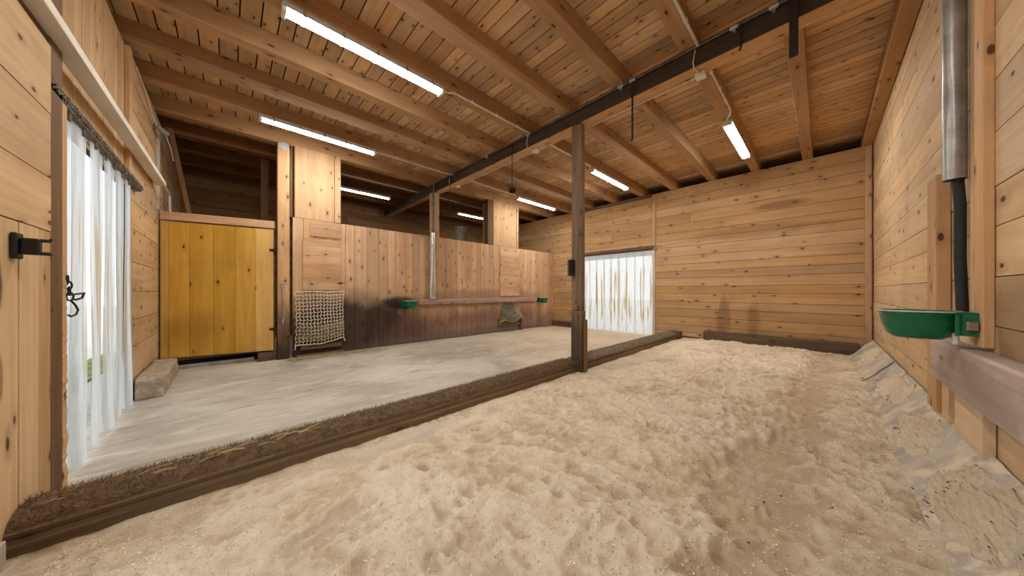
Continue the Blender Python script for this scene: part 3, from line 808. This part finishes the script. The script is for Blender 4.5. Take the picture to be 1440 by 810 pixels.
# rods hanging from the beam
for (y, z0, w, lab) in ((1.482, 2.80, .011, 'thin dark rod hanging from the beam right of the post, longest of its kind'),
                        (3.449, 2.74, .007, 'thin rod hanging from the beam left of the post'),
                        (5.30, 2.75, .008, 'thin dark rod hanging from the beam near the shiny pipe'),
                        (.499, 3.25, .009, 'shortest dark rod hanging from the beam, toward the right wall')):
    tag(MB().tube([(3.30, y, 3.49), (3.30, y, z0 + .03), (3.303, y + .012, z0)], w, 8).build('hanging_rod', M['iron']), lab, 'rod', 'rods hanging from the beam')
tag(MB().box(3.27, 3.29, .13, .185, 2.985, 3.699, .002).build('hanging_bar', M['iron']), 'flat dark steel bar hanging in front of the beam near the right wall', 'bar')
# junction boxes with their cable loops
for (y, lab) in ((.86, 'white junction box under the beam nearest the right wall'), (3.12, 'white junction box under the beam just left of the post'), (5.33, 'white junction box under the beam near the shiny pipe')):
    t = thing('junction_box', lab, 'junction box', (3.5, y, 3.29), 'junction boxes under the beam')
    part(MB().box(3.46, 3.55, y - .045, y + .045, 3.29, 3.334, .006), 'box_shell', M['white_plastic'], t)
    part(MB().tube([(3.47, y, 3.30), (3.40, y + .01, 3.31), (3.335, y + .02, 3.315), (3.315, y + .02, 3.36), (3.312, y, 3.47)], .006, 6), 'cable', M['conduit'], t)
t = thing('beam_cable', 'pale cable clipped along the underside of the main beam', 'cable', (3.53, 3.0, 3.33))
for yy in ((.91, 2.0, 3.07), (3.17, 4.2, 5.28)): part(MB().tube([(3.532, y, 3.328) for y in yy], .008, 6), 'cable_run', M['conduit'], t)

# ------------------------------------------------------------------ lights
def make_light(led):
    t = empty('tube_light'); L = 1.5
    P = []
    for x in (-L / 2, L / 2):
        P.append([(x, .060, -.014), (x, .060, .03), (x, .046, .048), (x, -.046, .048), (x, -.060, .03), (x, -.060, -.014)])
    mb = MB().grid(P, smooth=False); mb.add(P[0], [tuple(range(6))]); mb.add(P[1], [tuple(range(6))])
    mb.build('housing', M['grey_plastic'], t)
    P = []
    for x in (-L / 2 + .03, L / 2 - .03):
        P.append([(x, .052 * math.cos(a), -.008 - .030 * math.sin(a)) for a in [math.pi * k / 10 for k in range(11)]])
    mb = MB().grid(P); mb.add(P[0], [tuple(range(11))]); mb.add(P[1], [tuple(range(11))])
    d = mb.build('diffuser', led, t); d['label'] = 'glowing white diffuser'
    for s in (-1, 1):
        MB().box(s * (L / 2 - .03), s * (L / 2 + .004), -.056, .056, -.045, .03, .008).build('end_cap', M['white_plastic'], t)
    for x in (-.6, -.3, 0, .3, .6):
        for s in (-1, 1): MB().box(x - .012, x + .012, s * .058, s * .066, -.02, .03, .002).build('clip', M['galv'], t)
    return t
lights = [((1.07, 3.10, 3.45), 1.0, 'largest tube light, overhead toward the left wall'),
          ((1.05, 5.26, 3.45), 1.0, 'tube light in front of the first boarded column'),
          ((5.99, 5.30, 3.45), 1.0, 'tube light left of the post, above the further boarded column'),
          ((5.83, 3.09, 3.45), 1.0, 'tube light just right of the post, over the back curtain'),
          ((5.76, .915, 3.45), 1.0, 'tube light above the back wall nearest the right wall'),
          ((.55, .915, 3.45), 1.0, 'added unseen tube light above the viewer, at the near end of the overhead conduit')]  # last one is out of view, added to brighten the foreground
proto = make_light(M['led'])
for i, (p, s, lab) in enumerate(lights):
    o = proto if i == 0 else copy_tree(proto)
    o.location = p
    tag(o, lab, 'light', 'tube lights')
back = make_light(M['led_dim'])
for i, (p, lab) in enumerate((((2.2, 7.56, 3.45), 'tube light behind the partition, right of the first boarded column'), ((5.7, 7.56, 3.45), 'tube light behind the partition above the grey drum'))):
    o = back if i == 0 else copy_tree(back)
    o.location = p
    tag(o, lab, 'light', 'tube lights')

def conduit(label, pts, r=.011):
    t = thing('conduit', label, 'conduit', pts[0], 'conduits on the rafters')
    part(MB().tube(pts, r, 8), 'conduit_tube', M['conduit'], t)
    a, b = Vector(pts[-2]), Vector(pts[-1])
    for k in (.2, .5, .8):
        p = a.lerp(b, k); part(MB().box(p.x - .01, p.x + .01, p.y - .017, p.y + .017, p.z - .006, p.z + .02, .002), 'clip', M['white_plastic'], t)
conduit('pale conduit from the largest light to the beam', [(1.84, 3.10, 3.47), (1.90, 3.09, 3.47), (1.95, 3.06, 3.485), (3.3, 3.05, 3.485)])
conduit('pale conduit from the light by the first boarded column to the beam', [(1.82, 5.26, 3.47), (1.9, 5.28, 3.485), (3.3, 5.26, 3.485)])
conduit('pale conduit from the beam to the light just right of the post', [(5.05, 3.1, 3.46), (5.0, 3.06, 3.485), (3.56, 3.05, 3.485)])
conduit('pale conduit from the beam to the light nearest the right wall', [(5.0, .915, 3.47), (4.9, .86, 3.49), (4.8, .835, 3.49), (3.56, .835, 3.49)])
conduit('pale conduit on the rafter overhead on the near side of the beam', [(1.3, .835, 3.49), (1.4, .835, 3.49), (3.3, .835, 3.49)], .014)
conduit('pale conduit from the beam to the light above the further column', [(5.2, 5.29, 3.46), (5.15, 5.26, 3.485), (3.56, 5.255, 3.485)])
tag(MB().tube([(1.0, 6.765, 3.49), (4.5, 6.765, 3.49)], .010, 8).build('conduit', M['conduit']), 'pale conduit on the shadowed rafter behind the partition', 'conduit', 'conduits on the rafters')
# small black speaker-like box by the beam
t = thing('sensor_box', 'small black box on a rafter beside the light above the further column', 'box', (5.02, 5.2, 3.5))
part(MB().box(4.97, 5.07, 5.17, 5.265, 3.49, 3.62, .012), 'case', M['black'], t)
part(MB().lathe([(0, 0), (.03, 0), (.034, .004), (.03, .008), (0, .008)], (0, 0, 0), 16, M=Matrix.Translation((4.968, 5.217, 3.56)) @ Matrix.Rotation(-math.pi / 2, 4, 'Y')), 'lens', M['rubber'], t)
# drum behind the partition
t = thing('grey_drum', 'grey drum with a wire handle showing above the partition', 'drum', (4.86, 7.2, 0))
part(MB().lathe([(0, 0), (.19, 0), (.195, .05), (.19, .9), (.198, .92), (.19, .94), (.192, 2.90), (.198, 2.92), (.19, 2.94), (.18, 2.93), (0, 2.92)], (4.86, 7.2, 0), 28), 'drum_body', M['grey_drum'], t)
part(MB().tube([(4.86 + .13 * math.cos(a) - .06, 7.0 , 2.86 + .14 * math.sin(a)) for a in [math.pi * (1 + k / 10) for k in range(11)]], .008, 6), 'wire_handle', M['iron'], t)

# ------------------------------------------------------------------ right wall fittings
t = thing('zinc_pipe', 'fat dented zinc pipe running down the right wall', 'pipe', (3.3, -.52, 1.8))
P = []
for i in range(40):
    z = 1.745 + 1.945 * i / 39; row = []
    for k in range(25):
        a = 2 * math.pi * k / 24; r = .042
        r *= 1 - .12 * math.exp(-((z - 2.22) / .10) ** 2) * math.exp(-((math.sin((a - 2.3) / 2)) / .2) ** 2)
        r *= 1 - .10 * math.exp(-((z - 2.0) / .12) ** 2) * math.exp(-((math.sin((a - 2.6) / 2)) / .15) ** 2)
        r *= 1 + .03 * mnoise.noise(Vector((math.cos(a) * 1.5, math.sin(a) * 1.5, z * 3)))
        row.append((3.04 + r * math.cos(a), -.53 + r * math.sin(a), z))
    P.append(row)
part(MB().grid(P), 'pipe_tube', M['galv_dull'], t)
part(MB().tube([(3.04, -.535, 1.85), (3.06, -.552, 1.6), (3.05, -.55, 1.3), (3.02, -.552, .97)], .022, 10), 'hose', M['rubber'], t, 'black hose coming out of the pipe')
t = thing('pipe_guard_timber', 'upright timber stub on the right wall beside the zinc pipe', 'timber', (3.5, -.55, .5))
part(MB().box(3.38, 3.62, YR + .002, -.52, .30, 1.87, .005), 'stub_timber', M['right_z'] if 'right_z' in M else M['post'], t)
struct('trim_17', MB().box(2.68, 2.80, YR + .001, -.545, .82, 3.52, .004), M['post'])
struct('trim_18', MB().box(2.80, 2.97, YR + .001, -.566, .82, 3.52, .003), M['post'])
# manger board with its blocks
t = thing('guard_board', 'thick chewed purplish board along the right wall under the green bowl', 'board', (2.3, -.5, .8))
mb = MB(); secs = []
for k in range(31):
    x = .55 + (3.37 - .55) * k / 30
    a = .006 * mnoise.noise(Vector((x * 2.5, 1, 0))); b = .006 * mnoise.noise(Vector((x * 2.5, 5, 0)))
    secs.append([(x, -.575, .54 + b), (x, -.505, .54 + b), (x, -.497, .548 + b), (x, -.497 + a, .79 + a), (x, -.507, .80 + a), (x, -.575, .80 + a)])
mb.grid(secs, smooth=False); mb.add(secs[0], [tuple(range(6))]); mb.add(secs[-1], [tuple(range(6))]); mb.r = [.5] * len(mb.r)
part(mb, 'board', M['purple_x'], t)
for x, x2 in ((3.22, 3.37), (2.66, 3.10), (1.2, 1.9)):
    part(MB().box(x, x2, YR + .002, -.54, .28, .555, .003), 'backing_board', M['right'], t)
# green drinking bowls
def make_bowl():
    """local frame: wall plane y=0, bowl reaches out to +y, rim at z=0"""
    t = empty('drinking_bowl')
    prof = [(.30, -.148), (.62, -.146), (.80, -.125), (.93, -.07), (1.0, -.012), (1.045, -.006), (1.05, .002), (1.02, .006), (.985, .0), (.90, -.06), (.76, -.105), (.3, -.125)]
    n = 40; vs = []; fs = []
    for (s, z) in prof:
        for k in range(n):
            a = 2 * math.pi * k / n; c, q = math.cos(a), math.sin(a)
            e = 2.6
            x = .115 * s * math.copysign(abs(c) ** (2 / e), c)
            y = .205 + .135 * s * math.copysign(abs(q) ** (2 / e), q)
            vs.append((x, y, z))
    for i in range(len(prof) - 1):
        for k in range(n): fs.append((i * n + k, i * n + (k + 1) % n, (i + 1) * n + (k + 1) % n, (i + 1) * n + k))
    fs.append(tuple(range(n))[::-1]); fs.append(tuple((len(prof) - 1) * n + k for k in range(n)))
    MB().add(vs, fs, None, True).build('bowl', M['green'], t)
    P = [[(.118 * s2 * math.copysign(abs(math.cos(a)) ** (2 / 2.6), math.cos(a)), .205 + .138 * s2 * math.copysign(abs(math.sin(a)) ** (2 / 2.6), math.sin(a)), z2) for a in [2 * math.pi * k / n for k in range(n + 1)]] for s2, z2 in ((1.045, .001), (1.03, .009), (.985, .008))]
    o = MB().grid(P).build('rim', M['limed_rim'], t); o['label'] = 'pale limescaled rim'
    # valve housing between bowl and wall: open-sided arms
    mb = MB()
    mb.box(-.10, -.085, .0, .10, -.115, .004, .003); mb.box(.085, .10, .0, .10, -.115, .004, .003)
    mb.box(-.10, .10, .0, .012, -.125, .004, .003); mb.box(-.10, .10, .0, .10, -.006, .005, .003); mb.box(-.10, .10, .075, .09, -.11, .0, .003)
    hs = mb.build('housing', M['green'], t)
    MB().box(-.118, -.082, .035, .07, -.085, -.04, .004).build('valve', M['brass'], hs)
    MB().tube([(-.05, .09, -.12), (-.05, .09, -.165)], .012, 10).tube([(-.05, .09, -.15), (-.05, .09, -.156)], .016, 10).build('drain_plug', M['white_plastic'], hs)
    return t
M['limed_rim'] = plain('limed_rim', (0.55, 0.56, 0.47), 0.6, 0, 0.12, 40)
bw = make_bowl(); bw.location = (2.82, -.576, .985); bw.rotation_euler = (0, 0, 0)
tag(bw, 'large green drinking bowl on the right wall above the guard board', 'drinking bowl', 'green drinking bowls')
for (x, lab) in ((2.67, 'small green drinking bowl at the left end of the partition ledge'), (6.85, 'small green drinking bowl at the right end of the ledge near the corner')):
    o = copy_tree(bw); o.location = (x, 5.998, .90); o.rotation_euler = (0, 0, math.pi); o['label'] = lab

# ------------------------------------------------------------------ kerb of timber and bristle matting
def kerb(label, x0, x1, seed):
    rr = random.Random(seed)
    t = thing('kerb_beam', label, 'kerb', ((x0 + x1) / 2, 2.4, 0), 'kerbs across the floor')
    N = max(8, int((x1 - x0) / .08)); secs = []; lip = []; roll = []
    for k in range(N + 1):
        x = x0 + (x1 - x0) * k / N; q = .012 * mnoise.noise(Vector((x * 1.3, seed, 0))); a = .006 * mnoise.noise(Vector((x * 5, seed, 3)))
        secs.append([(x, 2.47, -.02), (x, 2.25 + q, -.02), (x, 2.245 + q + a, .07), (x, 2.26 + q, .09), (x, 2.47, .09)])
        lip.append([(x, 2.47, .09), (x, 2.265 + q, .091), (x, 2.26 + q + a, .115), (x, 2.275 + q, .128), (x, 2.47, .128)])
        roll.append([(x, 2.40 + .135 * math.cos(b) + q, .10 + (.075 + a) * max(0, math.sin(b)) ** .7) for b in [math.pi * (1 - j / 10) for j in range(11)]])
    for nm, S, mt in (('timber', secs, M['dark_x']), ('rubber_lip', lip, M['dark_x'])):
        mb = MB().grid(S, smooth=False); mb.add(S[0], [tuple(range(5))]); mb.add(S[-1], [tuple(range(5))]); mb.r = [.5] * len(mb.r)
        part(mb, nm, mt, t)
    mb = MB().grid(roll, rnd=.2); mb.add(roll[0], [tuple(range(11))]); mb.add(roll[-1], [tuple(range(11))])
    b0 = part(mb, 'bristle_mat', M['bristle'] if seed == 3 else M['bristle_dusty'], t)
    mb = MB()
    for k in range(int((x1 - x0) * 3000)):
        x = rr.uniform(x0, x1); b = rr.uniform(.05, .97) * math.pi
        q = .012 * mnoise.noise(Vector((x * 1.3, seed, 0)))
        n = Vector((0, -math.cos(b), math.sin(b)))
        p = Vector((x, 2.40 - .135 * math.cos(b) + q, .098 + .075 * max(0, math.sin(b)) ** .7))
        d = (n + Vector((rr.uniform(-.7, .7), rr.uniform(-.5, .5), rr.uniform(-.2, .6)))).normalized() * rr.uniform(.012, .034)
        s = d.cross(Vector((rr.uniform(-1, 1), rr.uniform(-1, 1), .3))).normalized() * .0016
        mb.add([p - s, p + s, p + d], [(0, 1, 2)])
    o = mb.build('bristles', M['fibre'] if seed == 3 else M['fibre_dusty'], b0); o['kind'] = 'stuff'
    return t
kerb('long kerb of dark timber topped with bristle matting, left of the post', -.66, 3.355, 3)
kerb('short kerb with bristle matting between the post and the back wall', 3.48, 7.30, 4)
tag(MB().box(7.30, 7.47, 2.20, 2.42, -.01, .19, .008).build('kerb_end_block', M['dark_y']), 'dark timber block ending the short kerb at the back wall', 'block')
tag(MB().box(-.650, -.632, 2.12, 2.22, 0, .12, .003).build('kerb_stake', M['white_z']), 'pale stake at the near end of the long kerb', 'stake')

# ------------------------------------------------------------------ sand bedding
def vnoise(X, Y, s, seed):
    rg = np.random.RandomState(seed); T = rg.rand(256, 256)
    x = X / s + 50.0; y = Y / s + 50.0
    xi = np.floor(x).astype(int); yi = np.floor(y).astype(int); fx = x - xi; fy = y - yi
    fx = fx * fx * (3 - 2 * fx); fy = fy * fy * (3 - 2 * fy)
    g = lambda a, b: T[a % 256, b % 256]
    return (g(xi, yi) * (1 - fx) + g(xi + 1, yi) * fx) * (1 - fy) + (g(xi, yi + 1) * (1 - fx) + g(xi + 1, yi + 1) * fx) * fy - .5
def sstep(a, b, v):
    q = np.clip((v - a) / (b - a), 0, 1); return q * q * (3 - 2 * q)
xs = [-.68]
while xs[-1] < 7.56: xs.append(xs[-1] + .0075 + .0030 * max(0, xs[-1]))
ysn = np.linspace(-.47, 2.275, 290)
X, Y = np.meshgrid(np.array(xs), ysn, indexing='ij')
wx = X + .25 * vnoise(X, Y, .6, 1) + .08 * vnoise(X, Y, .22, 2); wy = Y + .25 * vnoise(X, Y, .6, 3) + .08 * vnoise(X, Y, .22, 4)
def ridge(a, b, s, seed): return 1 - 2 * np.abs(vnoise(a, b, s, seed)) * 2
rough = (.015 * ridge(wx, wy * .8, .36, 5) + .011 * ridge(wx, wy, .15, 6) + .024 * vnoise(wx, wy, .10, 7)
         + .017 * ridge(wx, wy, .065, 8) * (vnoise(wx, wy, .2, 12) + .7) + .017 * vnoise(X, Y, .036, 9) + .010 * vnoise(X, Y, .018, 10))
path = [(7.2, -.05), (6.0, -.08), (4.9, .12), (4.15, .12), (3.3, .08), (2.6, .22), (2.1, .28), (1.75, .2), (1.2, .18), (.4, .2)]
D = np.full(X.shape, 9.0)
for (a0, b0), (a1, b1) in zip(path, path[1:]):
    dx, dy = a1 - a0, b1 - b0; q = np.clip(((X - a0) * dx + (Y - b0) * dy) / (dx * dx + dy * dy), 0, 1)
    D = np.minimum(D, np.hypot(X - a0 - q * dx, Y - b0 - q * dy))
D = D + .16 * vnoise(X, Y, .25, 21) + .10 * vnoise(X, Y, .09, 22) + .05 * vnoise(X, Y, .04, 23)
trough = 1 - sstep(.05, .22, D)
side = 1 - sstep(-.02, .10, Y - .02 * X + .05)            # trodden strip next to the mat
edge = 1 - sstep(1.75, 2.22, Y + .15 * vnoise(X, Y, .5, 31))   # thins out at the kerb
barep = np.exp(-(((X - .95) / .45) ** 2 + ((Y - 2.08) / .10) ** 2)) + np.exp(-(((X - 4.4) / 1.1) ** 2 + ((Y - 2.02) / .16) ** 2)) + .8 * np.exp(-(((X - 5.6) / 1.0) ** 2 + ((Y - 2.05) / .12) ** 2))
barep = np.clip(barep * (1 + 1.2 * vnoise(X, Y, .12, 41)), 0, 1)
amp = (.25 + .75 * edge) * (1 - .25 * trough) * (1 - .3 * side) * (1 - .85 * barep)
Z = .045 + rough * amp - .040 * trough * (1 - .6 * sstep(3.5, 6, X)) - .012 * side + .014 * np.exp(-((D - .25) / .08) ** 2) * (Y > .2) - .03 * barep
# pawed ruts beside the mat
rut = np.sin((X * 1.0 + Y * .5) * 60 + 5 * vnoise(X, Y, .3, 51)) * .006 * side * (vnoise(X, Y, .4, 52) > -.1)
Z = Z + rut
Z -= .02 * (1 - edge) 
Z = np.maximum(Z, .012 + .004 * vnoise(X, Y, .1, 61))
nx, ny = X.shape
V = np.stack([X, Y, Z], -1).reshape(-1, 3)
idx = np.arange(nx * ny).reshape(nx, ny)
F = np.stack([idx[:-1, :-1], idx[1:, :-1], idx[1:, 1:], idx[:-1, 1:]], -1).reshape(-1, 4)
me = bpy.data.meshes.new('sand_bedding'); me.from_pydata(V.tolist(), [], F.tolist())
me.polygons.foreach_set('use_smooth', [True] * len(F))
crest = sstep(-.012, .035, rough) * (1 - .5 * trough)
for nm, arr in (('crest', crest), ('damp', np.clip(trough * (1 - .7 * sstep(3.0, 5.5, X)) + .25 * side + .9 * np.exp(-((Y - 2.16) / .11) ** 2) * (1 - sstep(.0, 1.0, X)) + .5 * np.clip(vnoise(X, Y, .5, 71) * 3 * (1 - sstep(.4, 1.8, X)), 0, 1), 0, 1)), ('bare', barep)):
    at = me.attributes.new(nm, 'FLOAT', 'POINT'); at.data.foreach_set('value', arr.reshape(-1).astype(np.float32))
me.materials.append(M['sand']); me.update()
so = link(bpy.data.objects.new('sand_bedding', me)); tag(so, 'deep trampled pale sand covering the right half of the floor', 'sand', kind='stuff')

mb = MB(); rc = random.Random(77); XS = np.array(xs); dy = ysn[1] - ysn[0]
for k in range(26000):
    x = -.5 + 5.5 * rc.random() ** 1.9; y = rc.uniform(-.34, 2.2)
    i = int(np.searchsorted(XS, x)); j = int(round((y - ysn[0]) / dy))
    if barep[i, j] > .35 and rc.random() < .8: continue
    r = rc.uniform(.0015, .0048) * (1 + .15 * max(0, x)); a = rc.uniform(0, 6.28); e = rc.uniform(.5, 1)
    c, q = math.cos(a) * r, math.sin(a) * r; z = float(Z[i, j]) + r * .25
    mb.add([(x + c * 1.4, y + q * 1.4, z), (x - q * e, y + c * e, z + r * .2), (x - c * 1.2, y - q * 1.2, z - r * .1), (x + q * e, y - c * e, z), (x + c * .2, y + q * .2, z + r * .75)],
           [(0, 1, 4), (1, 2, 4), (2, 3, 4), (3, 0, 4)])
M['crumb'] = straw_mat('sawdust_crumb', (0.46, 0.34, 0.21), (0.93, 0.84, 0.68))
tag(mb.build('sand_crumbs', M['crumb']), 'loose pale crumbs strewn over the sand bedding', 'sand', kind='stuff')

# ------------------------------------------------------------------ rubber mats turned up along the right wall, sand heaps on them
def matz(x, s):
    """point on the mat: s 0 at the floor edge, 1 at the wall"""
    ye = -.335 + .02 * mnoise.noise(Vector((x * 1.1, 0, 3)))
    y = ye + (-.572 - ye) * s
    z = .035 + (.30 - .035) * s ** 1.15
    z += .035 * math.sin(s * math.pi) * mnoise.noise(Vector((x * 2.1, s * 1.4, 8))) + .012 * mnoise.noise(Vector((x * 6, s * 4, 2)))
    return Vector((x, y, z))
def rubber_mat(label, x0, x1, lift):
    N = int((x1 - x0) / .05); top = []
    for k in range(N + 1):
        x = x0 + (x1 - x0) * k / N
        r = [matz(x, j / 14) + Vector((0, .004 * lift, .006 * lift)) for j in range(15)]
        top.append(r + [q + Vector((0, .0, -.012)) for q in reversed(r)] + [r[0].copy()])
    mb = MB().grid(top); mb.add(top[0][:-1], [tuple(range(30))]); mb.add(top[-1][:-1], [tuple(range(30))])
    return tag(mb.build('rubber_mat', M['mat'], auto=50), label, 'mat', 'rubber mats along the right wall')
rubber_mat('grey rubber mat along the right wall, the long near one', .75, 5.45, 1)
rubber_mat('grey rubber mat in the far corner by the back wall', 5.40, 7.44, 3)
for i, (x, s, rx, rs, h, lab) in enumerate(((6.6, .55, .75, .5, .05, 'sand heap on the mat in the far corner'), (4.55, .6, .5, .45, .045, 'sand heap on the mat beyond the guard board end'),
                                  (3.35, .45, .42, .4, .05, 'sand heap on the mat under the green bowl'), (2.35, .5, .42, .42, .06, 'sand heap on the mat at the near right, with dark clods'),
                                  (1.75, .75, .3, .3, .05, 'sand heap on the mat at the right edge of view'))):
    P = []
    for a in range(71):
        row = []
        for b in range(61):
            u = a / 35 - 1; v = b / 30 - 1
            p = matz(x + u * rx, min(max(s + v * rs, .0), .97))
            n3 = mnoise.noise(Vector((u * 2.2, v * 2.2, i * 7))); n7 = mnoise.noise(Vector((u * 6, v * 6, i * 7)))
            n15 = mnoise.noise(Vector((u * 15, v * 15, i * 7))); n30 = mnoise.noise(Vector((u * 31, v * 31, i * 7)))
            q = 1 - math.hypot(u, v) + .45 * n3
            hh = h * (q * .8 - .10 + .30 * n7 + .15 * n15 + .10 * n30)
            hh = max(hh, -.03) if math.hypot(u, v) < .97 else -.03
            hh = hh + .008
            p += Vector((0, hh * .55, hh)); row.append(p)
        P.append(row)
    tag(MB().grid(P).build('sand_heap', M['sand_pile']), lab, 'sand', 'sand heaps on the mats', 'stuff')
mb = MB(); rr = random.Random(21)
for (x, s, n) in ((4.95, .4, 14), (4.3, .35, 10), (3.45, .3, 10), (2.5, .45, 22), (2.3, .5, 14), (2.45, .12, 10), (5.4, .1, 14)):
    for k in range(n):
        p = matz(x + rr.gauss(0, .09), min(max(s + rr.gauss(0, .07), .02), .95)) + Vector((0, .012, .026)); r = rr.uniform(.003, .011)
        ax, ay = rr.uniform(.6, 1.5), rr.uniform(.5, 1.1)
        mb.add([p + Vector((r * ax * cx * rr.uniform(.7, 1.1), r * ay * cy * rr.uniform(.7, 1.1), r * .6 * cz)) for cx, cy, cz in ((1, 0, 0), (0, 1, 0), (-1, 0, 0), (0, -1, 0), (.5, .6, .8), (-.6, .2, .8), (0, 0, -.6))],
               [(0, 1, 4), (1, 2, 5), (1, 5, 4), (2, 3, 5), (3, 4, 5), (3, 0, 4), (0, 6, 1), (1, 6, 2), (2, 6, 3), (3, 6, 0)])
rs2 = random.Random(5)
for k in range(22):
    x = rs2.uniform(.6, 5.5); y = rs2.uniform(-.3, .25) if k < 50 else rs2.uniform(0, 2.1)
    i = int(np.argmin(np.abs(np.array(xs) - x))); j = int(np.argmin(np.abs(ysn - y))); r = rs2.uniform(.003, .007)
    mb.lathe([(0, -r * .6), (r * .8, -r * .3), (r, .1 * r), (r * .6, r * .5), (0, r * .6)], (x, y, float(Z[i, j]) + r * .3), 7)
M['clod'] = plain('dark_clod', (0.09, 0.06, 0.035), 0.95, 0, 0.3, 60, 0.6)
tag(mb.build('dirt_clods', M['clod']), 'dark clods of dirt scattered over mats and sand', 'dirt', kind='stuff')

# ------------------------------------------------------------------ loose straw on the concrete and on the kerb
mb = MB(); rr = random.Random(31)
for k in range(1500):
    x = .7 + abs(rr.gauss(0, .9)); y = 5.93 - abs(rr.gauss(0, .14)) - (.02 if x < 1.6 else 0)
    if x > 5: continue
    a = rr.uniform(0, math.pi); L = rr.uniform(.03, .10); d = Vector((math.cos(a), math.sin(a), 0)) * L * .5; s = Vector((-d.y, d.x, 0)).normalized() * .0025
    z = .012 + rr.uniform(0, .012); p = Vector((x, min(y, 5.88), z)); m = p + Vector((0, 0, .006))
    mb.add([p - d - s, p - d + s, m + s, m - s, p + d + s, p + d - s], [(0, 1, 2, 3), (3, 2, 4, 5)])
tag(mb.build('loose_straw', M['straw']), 'loose straw scattered on the concrete along the foot of the partition', 'straw', kind='stuff')
mb = MB()
for k in range(26):
    x = rr.uniform(-.6, .35); y = rr.uniform(2.29, 2.42); a = rr.uniform(-.5, .5); L = rr.uniform(.05, .14)
    p = Vector((x, y, .175 + rr.uniform(.0, .02))); d = Vector((math.cos(a), math.sin(a), rr.uniform(-.1, .15))) * L
    mb.tube([p, p + d * .5 + Vector((0, 0, .006)), p + d], .0016, 4)
tag(mb.build('straw_wisps', M['straw']), 'few straw wisps caught on the near end of the kerb', 'straw', kind='stuff')

# ------------------------------------------------------------------ outside, sky, camera
mb = MB()
for a, b in ((-40, -.76), (7.7, 40)): mb.box(a, b, -30, 40, -.3, -.06)
tag(mb.build('ground_outside', M['gravel']), kind='structure')
tag(MB().box(-1.7, -1.3, 3.0, 9.0, -.1, -.045).build('grass_strip', M['grass']), kind='structure')
t = thing('paddock_fence', 'pale paddock fence seen through the gap in the left curtain', 'fence', (-5, 9, 0))
for z in (.55, 1.0): part(MB().bar((-5, 2, z), (-5, 20, z), .03, .12), 'fence_rail', M['white_wood'], t)
for y in range(3, 20, 2): part(MB().box(-5.08, -4.99, y, y + .1, -.06, 1.2), 'fence_post', M['white_z'], t)

w = bpy.data.worlds.new('overcast'); SC.world = w; w.use_nodes = True
nt = w.node_tree; bg = nt.nodes['Background']
bg.inputs[0].default_value = (0.93, 0.97, 1.0, 1); bg.inputs[1].default_value = 1.05

cd = bpy.data.cameras.new('camera'); cam = link(bpy.data.objects.new('camera', cd)); SC.camera = cam
f_px = 417.0
cd.sensor_fit = 'HORIZONTAL'; cd.sensor_width = 36.0; cd.lens = 36.0 * f_px / 1440.0
cd.shift_y = 4.5 / 1440.0; cd.clip_start = 0.02
al = math.atan(436.1 / 417.0)     # heading between the two wall directions
cam.location = (0, 0, 1.1); cam.rotation_euler = (math.radians(90), 0, al - math.pi / 2)

vs = SC.view_settings
vs.view_transform = 'Standard'; vs.look = 'None'; vs.gamma = 1.0; vs.use_curve_mapping = False; vs.exposure = 0.9
SC.cycles.max_bounces = 10; SC.cycles.diffuse_bounces = 6; SC.cycles.transparent_max_bounces = 12
SC.cycles.sample_clamp_indirect = 8.0; SC.cycles.caustics_reflective = False; SC.cycles.caustics_refractive = False
